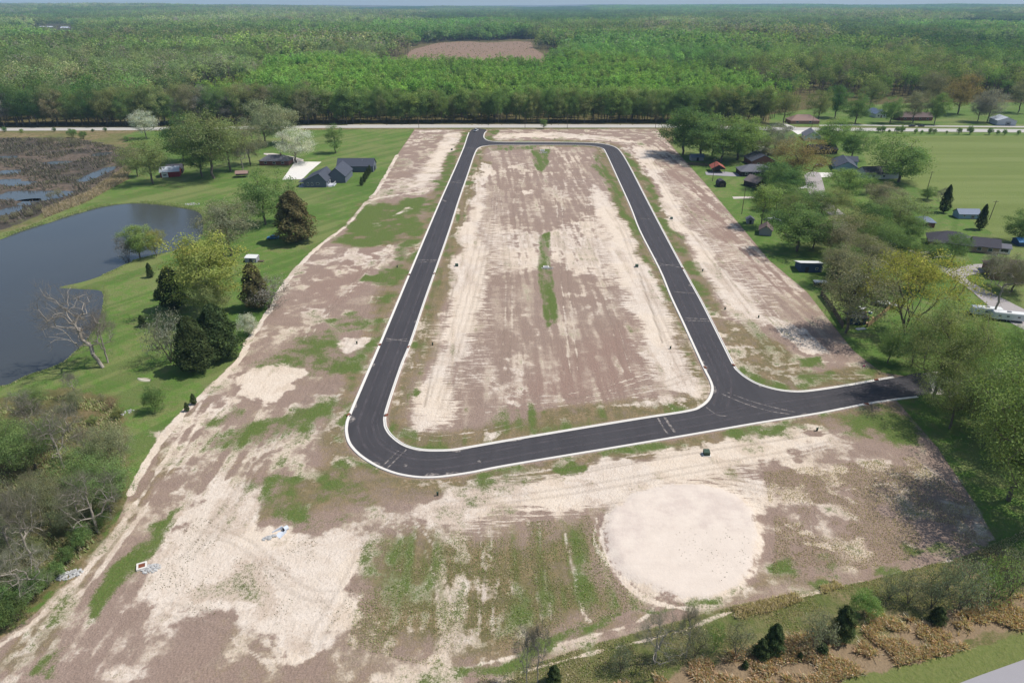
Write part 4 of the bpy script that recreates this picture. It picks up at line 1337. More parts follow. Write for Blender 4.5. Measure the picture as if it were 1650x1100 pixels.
for band, (y0, y1, stp, suf) in enumerate(((400, 1150, 27.0, ""), (1130, 2700, 70.0, "_far"), (2650, 9500, 92.0, "_far"))):
    ys = np.arange(y0, y1, stp)
    for yy in ys:
        half = min(yy * .98 + 120, 9000)
        xs = np.arange(-half, half, stp)
        xx = xs + fr.uniform(-.42, .42, len(xs)) * stp
        y_ = yy + fr.uniform(-.42, .42, len(xs)) * stp
        marg = 34 if suf == "" else 75
        ok = y_ > edge_y(xx) + (marg if suf else 26)
        ok &= sdist(xx, y_, CLEAR) > (21 if suf == "" else 62)
        ok &= sdist(xx, y_, Z_LANE) > (15 if suf == "" else 30)
        inY = inside(xx, y_, Z_YOUNG)
        inM = inside(xx, y_, Z_MARSH1) | inside(xx, y_, Z_MARSH2)
        inP = inside(xx, y_, Z_PINE)
        inS = inside(xx, y_, Z_SCRUB)
        inM |= sdist(xx, y_, Z_FARM) < (14 if suf == '' else 45)
        patch = fbm(xx / 420, y_ / 300, 3, 77)
        tone = fbm(xx / 260 + 9, y_ / 180, 3, 87)
        for x, y, o, a, m_, p_, s_, pt, tn in zip(xx, y_, ok, inY, inM, inP, inS, patch, tone):
            if not o:
                continue
            u = proj(x, y)[0]
            wx_, wy_ = x + 160 * (pt - .5), y + 160 * (tn - .5)
            cell = float(_hash(np.array([math.floor(wx_ / (210 + .08 * y))]), np.array([math.floor(wy_ / (120 + .12 * y))]), 3)[0])
            br = (.72 + .75 * tn) * (.60 + .74 * cell) * fr.uniform(.88, 1.12)
            stand = [(.92, 1.06, .88), (.98, 1.02, .95), (1.05, 1.0, 1.0), (.84, .98, .92), (1.02, .88, 1.2)][int(cell * 4.99)]
            if a:
                br, stand = 1.15 + .6 * (tn - .5) + fr.uniform(-.1, .1), (.95, 1.06, .85)
            tc = tuple(1.06 * br * q * w3 * fr.uniform(.94, 1.06) for q, w3 in zip(stand, (1.03, 1.05, .95)))
            key = "young" if a else ("dark" if (u > 1150 and pt > .42) or pt > .62 else "mixed")
            s = fr.uniform(.82, 1.15) * (.78 + .4 * cell)
            if not a and suf == '' and pt + fr.uniform(-.05, .05) > .735:
                continue
            if m_:
                key, s = "brush", fr.uniform(.8, 1.2)
                plant(x, y, key, s, (1, 1, 1.05))
                continue
            if p_:
                plant(x, y, "pine", 1.15, (1, 1, 1))
                continue
            if s_ and suf == "":
                s *= .5
                tc = (1.25, 1.1, 1.0)
            plant(x, y, key + suf, s * (1.08 if suf else 1), tc)
scatter("woodland", pts, pick, size, tint, fr)
print("groves", len(pts))
# ------------------------------------------------------------------ single trees and shrubs
T = tree_px
# by the pond and the left lawn
T('bare_lean', 166, 592, 468, GREY, 'tall pale leafless tree leaning over the pond bank', var=0)
T('bare', 174, 584, 505, GREY, 'smaller leafless forked tree beside the leaning pond tree', wide=.8)
T('bare', 122, 640, 600, GREY, 'short broken grey leafless tree at the thicket edge by the pond', wide=.7)
T('leafy', 342, 505, 384, (.33, .335, .095), 'large yellow-green budding tree rising above dark cedars near the pond', wide=1.02, var=0)
T('leafy', 345, 520, 440, OLIVE, 'lower olive tree below the large yellow-green tree', wide=.75)
T('cedar', 283, 498, 432, CEDAR, 'dark cedar on the pond side of the yellow-green tree', wide=1.15)
T('cedar', 318, 597, 512, CEDAR, 'tall dense dark green cedar standing foremost of the lawn cedars', wide=1.1)
T('cedar', 356, 577, 492, CEDAR, 'broad dark cedar between the yellow-green tree and the white blossom bush', wide=1.25)
T('cedar', 414, 497, 426, CEDARB, 'brown-green cedar beside the bare site track', wide=1.0)
T('cedar', 478, 390, 310, CEDARB, 'tall bronze-brown cedar by the blue car', wide=1.35)
T('twig_shrub', 434, 497, 452, GREY, 'grey leafless bush beside the brown-green cedar', cat="shrub")
T('twig_shrub', 276, 585, 510, SILVER, 'grey twiggy thicket next to the dark lawn cedars', cat="shrub", wide=.55)
T('shrub', 402, 540, 508, WHITE, 'round bush in white blossom beside the dark cedars', cat="shrub", wide=.62)
T('leafy', 428, 362, 276, GREEN, 'full green tree on the lawn in front of the slate house', wide=.95, var=1)
T('airy', 372, 412, 326, BROWN, 'sparse brown-tinged tree on the pond shore', wide=1.15)
T('leafy', 226, 416, 364, BRIGHT, 'fresh green willow at the water edge of the pond', wide=1.0, var=2)
T('airy', 252, 413, 372, YELLOW, 'small yellow-green tree beside the willow at the pond', wide=.9)
T('twig_shrub', 207, 418, 376, GREY, 'grey leafless bush left of the willow at the pond', cat="shrub", wide=.5)
for u, vb, vt, w, lb in [(243, 447, 424, .8, 'tiny dark evergreen between willow and cedars on the lawn'), (255, 483, 466, 1.1, 'round dark evergreen bush beside the pond-side cedar'), (230, 526, 508, 1.0, 'round dark evergreen bush alone on the mown lawn'),
                         (302, 662, 648, .9, 'tiny dark evergreen at the edge of the bare track'), (313, 651, 634, .9, 'small round evergreen at the edge of the bare track')]:
    T('cedar', u, vb, vt, CEDAR, lb, cat="shrub", wide=w, name="evergreen_shrub")
T('shrub', 250, 663, 626, GREEN, 'bright green bush with a dark shadow on the lower lawn', cat="shrub", wide=.5)
# around the barn and the houses on the left
T('airy', 247, 296, 226, OLIVE, 'olive tree beside the red barn', wide=1.1, var=0)
T('airy', 222, 285, 236, BROWN, 'brown-grey tree between the marsh and the red barn', wide=.9)
T('leafy', 298, 262, 184, DEEP, 'dark green tree behind the red barn', wide=1.0)
T('airy', 345, 288, 184, OLIVE, 'big olive tree between the barn and the brick house', wide=1.05, var=1)
T('leafy', 326, 285, 200, GREEN, 'green tree close against the big olive tree', wide=.8)
T('airy', 372, 276, 196, OLIVE, 'second olive tree beside the brick house', wide=1.0)
T('airy', 404, 266, 200, BROWN, 'brownish tree in front of the brick house', wide=.85)
T('bare', 392, 276, 236, GREY, 'leafless shrubby tree at the brick house', wide=.9)
T('airy', 478, 262, 207, WHITE, 'white blossoming tree beside the concrete drive', wide=1.35, var=2)
T('airy', 236, 224, 180, WHITE, 'white blossoming tree near the county road by the marsh', wide=1.0)
T('airy', 455, 232, 172, PALE, 'pale grey-green tree between the brick house and the county road', wide=1.2)
T('airy', 428, 236, 165, PALE, 'pale tree behind the brick house', wide=1.0)
T('slim', 541, 247, 203, GREEN, 'young slender tree alone on the lawn behind the slate house', wide=1.5)
T('airy', 497, 200, 148, BROWN, 'tan budding tree standing above the wood edge', wide=1.0)
for i, (u, v) in enumerate([(583, 299), (587, 294), (590, 289), (593, 284), (596, 280), (599, 276)]):
    T('spire', u, v, v - 14, CEDAR, 'small dark evergreen in the row beside the slate house', 'evergreens in a row beside the slate house', cat="shrub", name="evergreen_shrub", wide=1.2)
# right: gardens of the neighbourhood
for k, u, vb, vt, col, w, lb in [
    ('leafy', 1100, 250, 176, DEEP, .9, 'dark green tree at the far corner of the site'), ('leafy', 1128, 256, 186, GREEN, .9, 'green tree behind the small grey shed'), ('leafy', 1188, 258, 190, BRIGHT, .95, 'bright green tree behind the red-roofed carport'),
    ('leafy', 1162, 262, 196, GREEN, .9, 'green tree beside the red-roofed carport'), ('airy', 1148, 252, 198, GREY, .8, 'thin grey tree between the green garden trees'), ('airy', 1248, 246, 199, GREY, .95, 'grey-brown budding tree above the gravel drive'),
    ('airy', 1280, 292, 224, ORANGE, 1.05, 'orange-brown budding tree by the cul-de-sac'), ('leafy', 1335, 244, 191, BRIGHT, .95, 'bright green tree behind the light blue house'), ('leafy', 1372, 256, 208, GREEN, .8, 'forked green tree between the blue house and the field'),
    ('leafy', 1447, 294, 222, GREEN, 1.12, 'great round green tree at the field corner'), ('leafy', 1362, 322, 275, BRIGHT, 1.1, 'yellow-green round tree beside the cul-de-sac'), ('airy', 1418, 338, 298, BROWN, 1.3, 'low brown tree behind the yellow-green tree'),
    ('leafy', 1262, 322, 268, DEEP, 1.0, 'dark tree over the grey garage'), ('leafy', 1247, 312, 276, GREEN, .9, 'small dark green tree touching the grey garage'), ('slim', 1226, 365, 300, BRIGHT, 1.5, 'slender light green tree behind the brown-roofed shed'),
    ('leafy', 1284, 405, 336, GREEN, 1.05, 'big green tree behind the navy shed'), ('airy', 1300, 350, 302, GREEN, 1.2, 'light green tree on the bend of the side street'), ('airy', 1345, 412, 352, BROWN, 1.0, 'brown tree over the brick cottage'),
    ('airy', 1322, 352, 312, OLIVE, 1.0, 'olive tree beside the white trailer'), ('airy', 1372, 396, 340, OLIVE, 1.1, 'olive tree in the middle of the gardens'), ('leafy', 1396, 390, 330, DEEP, .85, 'dark green tree amid the olive garden trees'),
    ('airy', 1442, 380, 318, OLIVE, 1.1, 'broad olive tree beside the small red brick shed'), ('airy', 1412, 416, 360, GREEN, .9, 'green tree along the side street'), ('airy', 1378, 440, 382, BROWN, 1.0, 'brown-green tree by the side street verge'),
    ('leafy', 1465, 398, 352, GREEN, .9, 'fresh green tree beside the long dark-roofed house'), ('airy', 1346, 462, 402, BROWN, .8, 'brownish tree behind the navy shed'),
    ('airy', 1362, 537, 416, BROWN, .68, 'brown-grey tree beside the wooden fence corner'), ('airy', 1395, 470, 425, GREEN, .9, 'green tree between the brown tree and the great willow'),
    ('vase', 1458, 540, 410, YELLOW, 1.12, 'great spreading many-stemmed tree in yellow bud behind the fence'), ('airy', 1534, 424, 376, GREEN, .7, 'small tree on the front lawn of the dark-roofed house'),
    ('bare', 1600, 512, 418, BROWN, .8, 'leafless tree between the side street and the white campers'), ('airy', 1630, 470, 415, BROWN, 1.0, 'reddish budding tree by the brown-roofed house'),
    ('airy', 1600, 440, 408, GREY, .9, 'small grey tree on the corner of the brown-roofed house'), ('leafy', 1640, 390, 340, GREEN, .8, 'green tree at the field edge by the blue tarpaulin shelter'),
    ('spire', 1520, 343, 299, CEDAR, 1.0, 'narrow dark conifer beside the grey-blue field shed'), ('spire', 1578, 370, 330, CEDAR, 1.0, 'narrow dark conifer beside the leaning field pole'), ('bare', 1515, 335, 304, GREY, .8, 'little leafless tree behind the narrow conifer'),
    ('leafy', 1494, 322, 300, GREEN, 1.0, 'low bush below the field pole')]:
    T(k, u, vb, vt, col, lb, wide=w * (1.32 if k in ('airy', 'leafy') else 1.0))
for k, u, vb, vt, col, lb in [
    ('airy', 1310, 400, 352, OLIVE, 'olive tree between the big green tree and the brick cottage'), ('airy', 1357, 385, 342, GREEN, 'green tree behind the brick cottage'), ('airy', 1386, 372, 330, OLIVE, 'olive tree at the inner bend of the side street'),
    ('leafy', 1406, 398, 352, GREEN, 'round green tree above the side street'), ('airy', 1430, 362, 318, BROWN, 'brown tree behind the broad olive tree'), ('airy', 1392, 432, 384, OLIVE, 'olive tree on the lower verge of the side street'),
    ('airy', 1356, 446, 396, GREEN, 'green tree left of the brown-green verge tree'), ('airy', 1420, 452, 402, BROWN, 'brown tree above the boat trailer'), ('airy', 1250, 338, 296, GREEN, 'green tree behind the slender light tree'),
    ('airy', 1272, 356, 316, OLIVE, 'olive tree behind the boat by the brown-roofed shed'), ('leafy', 1212, 250, 205, GREEN, 'green tree behind the brick gable house'), ('airy', 1236, 262, 222, BROWN, 'brown tree at the corner of the brick gable house'),
    ('leafy', 1242, 306, 262, DEEP, 'dark green tree right of the grey garage'), ('airy', 1395, 312, 280, GREEN, 'green tree behind the low brown tree'), ('airy', 1345, 345, 305, OLIVE, 'olive tree below the yellow-green round tree'),
    ('leafy', 1500, 430, 388, GREEN, 'small green tree at the street edge before the ranch drive'), ('airy', 1480, 470, 420, GREEN, 'green tree behind the great yellow tree'), ('airy', 1450, 420, 378, GREEN, 'light tree between the street and the great yellow tree')]:
    T(k, u, vb, vt, col, lb, wide=1.25)
# right: the wood at the road end
for i, (k, u, vb, vt, col, w, lb) in enumerate([
    ('airy', 1502, 642, 492, OLIVE, .85, 'tall dark-stemmed tree at the end of the new road'), ('leafy', 1545, 610, 520, BRIGHT, .95, 'fresh green tree beyond the road end'), ('airy', 1590, 600, 530, GREEN, .95, 'green tree beside the gravel track past the road end'),
    ('airy', 1468, 590, 520, GREEN, .9, 'light green tree left of the dark-stemmed tree'), ('airy', 1430, 585, 535, GREEN, .9, 'low green tree at the site corner'), ('airy', 1640, 575, 528, BRIGHT, .95, 'bright green tree below the white campers'),
    ('airy', 1560, 660, 575, BRIGHT, 1.0, 'bright tree on the near side of the gravel track'), ('leafy', 1625, 806, 590, GREEN, .82, 'big green tree with a dark forked trunk above the bare soil'), ('airy', 1600, 700, 580, GREEN, .9, 'green tree behind the big forked tree'),
    ('leafy', 1665, 740, 560, BRIGHT, .9, 'bright green tree at the right of the big forked tree'), ('airy', 1530, 690, 590, OLIVE, .9, 'olive tree over the mown verge below the road'), ('leafy', 1690, 860, 640, GREEN, .9, 'green tree on the right of the bare soil'),
    ('airy', 1655, 640, 545, GREEN, .95, 'green tree over the gravel track'), ('airy', 1690, 600, 525, OLIVE, 1.0, 'olive tree at the far side of the gravel track'), ('leafy', 1700, 680, 540, BRIGHT, 1.0, 'large bright green tree right of the gravel track'),
    ('leafy', 1505, 560, 515, GREEN, 1.0, 'low green tree behind the great yellow tree'), ('leafy', 1560, 548, 520, GREEN, 1.0, 'low green tree below the white campers')]):
    near_ = vb > 590
    T('fine' if near_ else k, u, vb, vt, (.255, .325, .11) if near_ and col in (BRIGHT, GREEN) and i % 2 else col, lb, wide=w)
# across the county road on the right
for k, u, vb, vt, col, w, lb in [
    ('airy', 1262, 200, 150, OLIVE, .95, 'olive tree at the wood corner by the road junction'), ('airy', 1318, 196, 146, OLIVE, .9, 'olive-brown tree above the red-brown roof'), ('leafy', 1345, 190, 140, DEEP, .9, 'dark green tree behind the red-brown roof'),
    ('leafy', 1378, 199, 152, GREEN, 1.0, 'green tree beside the frontage lane'), ('leafy', 1434, 199, 156, GREEN, .9, 'green tree before the white house'), ('airy', 1470, 198, 148, BROWN, 1.0, 'brown budding tree before the long brick house'),
    ('leafy', 1505, 201, 152, GREEN, .7, 'narrow green tree beside the long brick house'), ('airy', 1543, 184, 122, ORANGE, 1.05, 'tall orange-brown tree leaning over the far lawn'), ('airy', 1590, 198, 146, GREY, .9, 'grey tree beside the pale metal barn'),
    ('airy', 1575, 196, 150, GREY, .8, 'smaller grey tree left of the pale metal barn'), ('airy', 1640, 182, 130, BROWN, .9, 'brown tree behind the pale metal barn'), ('airy', 1400, 180, 130, OLIVE, .9, 'olive tree behind the white house'), ('airy', 1500, 172, 115, BROWN, 1.0, 'brown tree behind the long brick house'),
    ('slim', 876, 208, 192, GREEN, 1.6, 'tiny planted tree beside the county road pole')]:
    T(k, u, vb, vt, col, lb, wide=w)
for i, (u, v, s) in enumerate([(1415, 214, 9), (1422, 214.5, 11), (1445, 215, 10), (1452, 215, 12), (1475, 215.5, 8), (1498, 216, 9), (1505, 216, 8), (1545, 216.5, 10), (1562, 217, 13), (1594, 217.5, 11), (1607, 218, 8), (1618, 218, 9), (1640, 218, 8), (1432, 215, 6), (1485, 216, 6), (1525, 216, 5)]):
    T('shrub', u, v, v - s, GREEN, 'small hedge bush between the field and the county road', 'hedge bushes along the field edge', cat="shrub", wide=.55, jitter=.25)
for u, v, s, c in [(8, 213, 8, DEEP), (35, 214, 6, BRIGHT), (88, 212, 6, DEEP), (118, 222, 14, GREEN), (135, 224, 12, GREEN), (150, 213, 5, DEEP), (170, 212, 6, DEEP), (205, 228, 8, GREEN)]:
    T('shrub', u, v, v - s, c, 'green bush between the marsh and the county road', 'bushes at the far rim of the marsh', cat="shrub", wide=.7, jitter=.2)
for u, v, s in [(70, 232, 10), (85, 233, 13), (100, 234, 14), (120, 236, 14), (40, 230, 8), (160, 238, 8), (50, 348, 10), (25, 352, 11), (10, 360, 12), (82, 322, 12), (95, 318, 14), (65, 340, 10)]:
    T('twig_shrub', u, v, v - s, BROWN, 'brown twiggy marsh bush without leaves', 'leafless bushes in the marsh', cat="shrub", wide=.8, jitter=.2)

# left thicket
tk = random.Random(5)
thick = PA([(5, 650), (60, 640), (130, 640), (190, 650), (200, 700), (205, 775), (185, 830), (140, 890), (80, 945), (20, 990), (-40, 1000), (-90, 900), (-90, 700)])
lo_, hi_ = thick.min(0), thick.max(0)
spots = []
tries = 0
while len(spots) < 54 and tries < 6000:
    tries += 1
    x, y = tk.uniform(lo_[0], hi_[0]), tk.uniform(lo_[1], hi_[1])
    if inside(np.array([x]), np.array([y]), thick)[0] and all((x - a) ** 2 + (y - c) ** 2 > 4.2 ** 2 for a, c in spots):
        spots.append((x, y))
kinds = [('twig_shrub', BROWN, 4.6, 'brown leafless bush in the thicket below the pond', 'leafless bushes in the left thicket', 'shrub', .6),
         ('shrub', OLIVE, 4.2, 'olive leafing bush in the thicket below the pond', 'olive bushes in the left thicket', 'shrub', .62),
         ('fine', (.28, .30, .17), 11.0, 'olive budding tree in the thicket below the pond', 'olive trees in the left thicket', 'tree', .85),
         ('bare', SILVER, 11.5, 'pale leafless tree in the thicket below the pond', 'leafless trees in the left thicket', 'tree', .95),
         ('fine', (.21, .29, .105), 9.5, 'green leafy tree in the thicket below the pond', 'green trees in the left thicket', 'tree', 1.1),
         ('twig_shrub', RUST, 4.6, 'reddish budding bush in the thicket below the pond', 'reddish bushes in the left thicket', 'shrub', .62)]
for x, y in spots:
    u, v = proj(x, y)
    w_ = [2, 1.0, 5, 6.5, 4, .3] if v > 720 else [2.5, 2.5, 2.5, 2, 1.5, 2.5 if u > 90 else 1]
    k, col, h, lb, grp, ct, wd = tk.choices(kinds, w_)[0]
    f_ = tk.uniform(.75, 1.25)
    h *= 1.0 if v > 740 else .58
    if f_ > 1.08:
        lb, grp = 'big ' + lb, 'big ' + grp
    elif f_ < .9:
        lb, grp = 'small ' + lb, 'small ' + grp
    add_tree(k, x, y, h * f_, col, lb, grp, cat=ct, wide=wd * tk.uniform(.85, 1.2), jitter=.2)
T('bare', 62, 925, 800, SILVER, 'tall leafless tree with a pale straight trunk at the thicket front', wide=.55)
T('bare', 38, 930, 790, SILVER, 'tall thin leafless tree beside the pale straight trunk', wide=.5)
for u, v, s in [(15, 985, 40), (55, 965, 38), (95, 930, 22), (30, 1000, 35), (75, 945, 25), (135, 880, 30), (165, 850, 26), (190, 800, 24), (110, 905, 22), (5, 1010, 35)]:
    T('shrub', u, v, v - s, GREEN, 'low fresh green bush along the edge of the haul track', 'green bushes along the track edge', cat="shrub", wide=.6, jitter=.2)

# scrub in the lower right corner
for u, vb, vt, w, lb in [(1243, 1052, 1006, .85, 'dark cedar with a narrow second top in the lower scrub'), (1225, 1058, 1030, 1.2, 'low dark cedar leaning on the narrow cedar'), (1353, 1028, 978, .95, 'dense round cedar standing amid orange grass'), (1508, 1004, 978, 1.25, 'small dark cedar below the big grey thicket'),
                         (1324, 1052, 1036, 1.3, 'little dark cedar beneath the grey shrub'), (1288, 1062, 1050, 1.0, 'tiny dark cedar between the orange grass clumps'), (892, 1100, 1072, 1.0, 'dark cedar beside two leafless saplings'), (1200, 1075, 1064, 1.2, 'tiny round cedar in the orange grass')]:
    T('cedar', u, vb, vt, CEDAR, lb, wide=w)
for u, vb, vt, col, w in [(1120, 1058, 1005, SILVER, .6), (1150, 1050, 1002, GREEN, .5), (1185, 1058, 1000, SILVER, .6), (1310, 1045, 980, SILVER, .6), (1328, 1035, 995, SILVER, .55), (1000, 1080, 1035, SILVER, .55),
                          (1432, 965, 925, GREY, .7), (1462, 972, 920, GREY, .7), (1500, 980, 915, SILVER, .6), (1545, 985, 900, SILVER, .6), (1590, 972, 895, GREEN, .6), (1625, 962, 885, SILVER, .6), (1525, 950, 905, GREY, .6), (1655, 930, 860, GREEN, .6)]:
    leafy_ = col == GREEN
    w, vt = w * .8, vt + (vb - vt) * .12
    T('twig_shrub', u, vb, vt, (.24, .32, .11) if leafy_ else (.25, .26, .17), 'fresh green shrub in the roadside scrub' if leafy_ else 'grey-green twiggy shrub in the roadside scrub', 'green shrubs in the roadside scrub' if leafy_ else 'twiggy shrubs in the roadside scrub', cat="shrub", wide=w, jitter=.15)
T('shrub', 1393, 990, 960, BRIGHT, 'bright green leafing sapling between cedar and grey thicket', cat="shrub", wide=.7)
T('bare', 1055, 1068, 1000, SILVER, 'spreading pale leafless bush below the footpath', wide=1.0)
T('bare', 848, 1108, 1015, GREY, 'leafless sapling with a thin dark trunk at the path', wide=.35)
T('bare', 866, 1100, 1005, GREY, 'second leafless sapling beside the thin dark trunk', wide=.35)
T('bare', 1105, 1060, 975, SILVER, 'thin leafless sapling behind the twiggy shrubs', wide=.35)

# front rows of the big wood beyond the county road
ek = random.Random(9)
u = -60.0
n_edge = 0
edge_spots = []
while u < 1235 and n_edge < 270:
    young = 505 < u < 1235
    for row in range(2):
        vb = float(np.interp(u, [-60, 0, 210, 520, 760, 1080, 1235], [203.6, 203.2, 202.6, 199.2, 198.2, 198.2, 198.0])) - row * 3.0 - ek.uniform(0, 2.0)
        uu = u + ek.uniform(-4, 4)
        x, y = P(uu, vb)
        if young:
            k = ek.choice(['slim', 'slim', 'airy', 'leafy'])
            col = ek.choice([BRIGHT, GREEN, OLIVE, BRIGHT, GREEN])
            h = ek.uniform(18, 27)
            wd = {'slim': 1.25, 'airy': .62, 'leafy': .58}[k]
        else:
            k = ek.choice(['airy', 'leafy', 'airy'])
            col = ek.choice([OLIVE, GREEN, BROWN, GREEN, DEEP, GREY, OLIVE])
            h = ek.uniform(18, 30)
            wd = .85
        form = ('slender' if k == 'slim' else 'open-crowned' if k == 'airy' else 'dense-crowned') if row == 0 else {'slim': 'thin', 'airy': 'loose', 'leafy': 'full'}[k]
        size = 'tall' if h > (22.5 if young else 24) else 'lower'
        tone = {GREEN: 'green', BRIGHT: 'bright green', OLIVE: 'olive', BROWN: 'brown budding', DEEP: 'dark green', GREY: 'grey budding'}[col]
        side = 'young wood opposite the site' if young else 'old wood opposite the marsh'
        add_tree(k, x, y, h, col, f'{size} {form} {tone} tree in the {"first" if row == 0 else "second"} row of the {side}', f'{size} {form} {tone} trees of the {side}', wide=wd, jitter=.15)
        n_edge += 1
    u += ek.uniform(8, 12) if young else ek.uniform(10, 15)
print("edge trees", n_edge)
# ------------------------------------------------------------------ buildings
PAL = {
 'slate_roof': (C(74, 78, 88), .85), 'dark_roof': (C(72, 70, 76), .9), 'grey_roof': (C(110, 110, 116), .9), 'brown_roof': (C(108, 92, 88), .9), 'red_roof': (C(156, 86, 72), .8), 'tan_roof': (C(160, 120, 96), .9),
 'weathered_roof': (C(128, 116, 112), .9), 'metal_roof': (C(196, 200, 206), .45), 'blue_roof': (C(104, 118, 140), .6), 'white_roof': (C(222, 222, 218), .6), 'terra_roof': (C(150, 124, 114), .9),
 'slate_wall': (C(104, 110, 120), .8), 'pale_wall': (C(196, 198, 204), .8), 'white_wall': (C(226, 226, 222), .8), 'blue_wall': (C(152, 176, 192), .8), 'brick_wall': (C(130, 88, 78), .9), 'red_wall': (C(138, 46, 46), .85), 'dark_wall': (C(62, 58, 56), .9),
 'navy_wall': (C(62, 82, 108), .8), 'tan_wall': (C(176, 150, 124), .9), 'grey_wall': (C(150, 150, 152), .85), 'trim': (C(228, 228, 224), .7), 'door': (C(96, 70, 54), .7), 'wood': (C(104, 90, 78), .95), 'new_wood': (C(196, 164, 122), .9),
 'black': (C(26, 26, 28), .5), 'rust': (C(126, 74, 52), .9), 'green_box': (C(58, 78, 62), .6), 'steel': (C(150, 152, 156), .5), 'rubber': (C(28, 28, 30), .9), 'pink': (C(230, 90, 150), .6), 'blue_paint': (C(60, 130, 180), .4), 'brick_pale': (C(168, 128, 110), .9)}
def M(k):
    if k in MATS:
        return MATS[k]
    c, r = PAL[k]
    return plain(k, c, r, var=.13 if 'roof' in k else .08, scale=1.2, spec=.25)
def glass():
    if 'window_glass' in MATS:
        return MATS['window_glass']
    m, nt, out = new_mat('window_glass')
    b = NB(nt)
    p = b.n("ShaderNodeBsdfPrincipled")
    no = b.noise(b.n("ShaderNodeTexCoord").outputs["Object"], .7, 2)
    b.link(b.mix(no, (.02, .022, .026, 1), (.05, .055, .06, 1)), p.inputs["Base Color"])
    p.inputs["Roughness"].default_value = .08
    b.link(p.outputs[0], out.inputs[0])
    MATS['window_glass'] = m
    return m
glass()

def block(root, cx, cy, L, W, hw, rise, wall, roof, axis='x', kind='gable', ridge=.5, over=.45, gable=None, z0=0.0):
    """one roofed block; ridge runs along the axis; adds the parts wall and roof to root"""
    lx, wy = L / 2, W / 2
    def tf(p):
        x, y, z = p
        if axis == 'y':
            x, y = -y, x
        return (cx + x, cy + y, z + z0)
    yr = -wy + ridge * W
    if kind == 'hip':
        V = [(-lx, -wy, 0), (lx, -wy, 0), (lx, wy, 0), (-lx, wy, 0), (-lx, -wy, hw), (lx, -wy, hw), (lx, wy, hw), (-lx, wy, hw)]
        F = [(0, 1, 5, 4), (1, 2, 6, 5), (2, 3, 7, 6), (3, 0, 4, 7)]
        mesh_obj("wall", [tf(p) for p in V], F, wall, root)
        o = over
        e = max(0.3, lx - wy)
        k = rise / wy
        zb = hw - o * k + .04
        R = [(-lx - o, -wy - o, zb), (lx + o, -wy - o, zb), (lx + o, wy + o, zb), (-lx - o, wy + o, zb), (-e, 0, hw + rise + .04), (e, 0, hw + rise + .04)]
        R += [(x, y, z - .18) for x, y, z in R[:4]]
        F = [(0, 1, 5, 4), (1, 2, 5), (2, 3, 4, 5), (3, 0, 4), (6, 7, 1, 0), (7, 8, 2, 1), (8, 9, 3, 2), (9, 6, 0, 3), (9, 8, 7, 6)]
        return mesh_obj("roof", [tf(p) for p in R], F, roof, root)
    if kind == 'mono':      # lean-to: high at the front, falling to the back
        V = [(-lx, -wy, 0), (lx, -wy, 0), (lx, wy, 0), (-lx, wy, 0), (-lx, -wy, hw + rise), (lx, -wy, hw + rise), (lx, wy, hw), (-lx, wy, hw)]
        mesh_obj("wall", [tf(p) for p in V], [(0, 1, 5, 4), (1, 2, 6, 5), (2, 3, 7, 6), (3, 0, 4, 7)], wall, root)
        k = rise / W
        R = [(x, y, z + d) for d in (.04, .18) for x, y, z in ((-lx - over, -wy - over, hw + rise + k * over), (lx + over, -wy - over, hw + rise + k * over), (lx + over, wy + over, hw - k * over), (-lx - over, wy + over, hw - k * over))]
        return mesh_obj("roof", [tf(p) for p in R], box_data(0, 1, 0, 1, 0, 1)[1], roof, root)
    V = [(-lx, -wy, 0), (lx, -wy, 0), (lx, wy, 0), (-lx, wy, 0), (-lx, -wy, hw), (lx, -wy, hw), (lx, wy, hw), (-lx, wy, hw), (-lx, yr, hw + rise), (lx, yr, hw + rise)]
    F = [(0, 1, 5, 4), (2, 3, 7, 6), (1, 2, 6, 9, 5), (3, 0, 4, 8, 7)]
    mesh_obj("wall", [tf(p) for p in V], F, wall, root)
    o, t = over, .16
    prof = []
    k1, k2 = rise / (yr + wy + 1e-6), rise / (wy - yr + 1e-6)
    top = [(-wy - o, hw - o * k1), (yr, hw + rise), (wy + o, hw - o * k2)]
    V, F = [], []
    for x in (-lx - o * .8, lx + o * .8):
        for dz in (.05, .05 + t):
            for y, z in top:
                V.append((x, y, z + dz))
    # indices: x0 low 0-2, x0 up 3-5, x1 low 6-8, x1 up 9-11
    F = [(3, 9, 10, 4), (4, 10, 11, 5), (0, 1, 7, 6), (1, 2, 8, 7), (0, 6, 9, 3), (2, 5, 11, 8), (0, 3, 4, 1), (1, 4, 5, 2), (6, 7, 10, 9), (7, 8, 11, 10)]
    rf = mesh_obj("roof", [tf(p) for p in V], F, roof, root)
    cap = [(x, y, hw + rise + z) for x in (-lx - o * .8, lx + o * .8) for y, z in ((yr - .22, .10), (yr, .26), (yr + .22, .10))]
    mesh_obj("ridge_cap", [tf(p) for p in cap], [(0, 3, 4, 1), (1, 4, 5, 2), (0, 1, 2), (3, 5, 4)], roof, rf)
    if L > 10:
        for k_, (fx, fy) in enumerate(((.18, .3), (-.27, .42))):
            zz = hw + rise * (1 - abs(fy)) + .05
            q = tf((fx * L, yr + fy * (wy - yr) * (1 if k_ else -1), zz))
            multi("roof_vent", [cyl_data((q[0], q[1], q[2] - .3), (q[0], q[1], q[2] + .55), .11, .11, 8)], M('steel'), rf)
    return rf

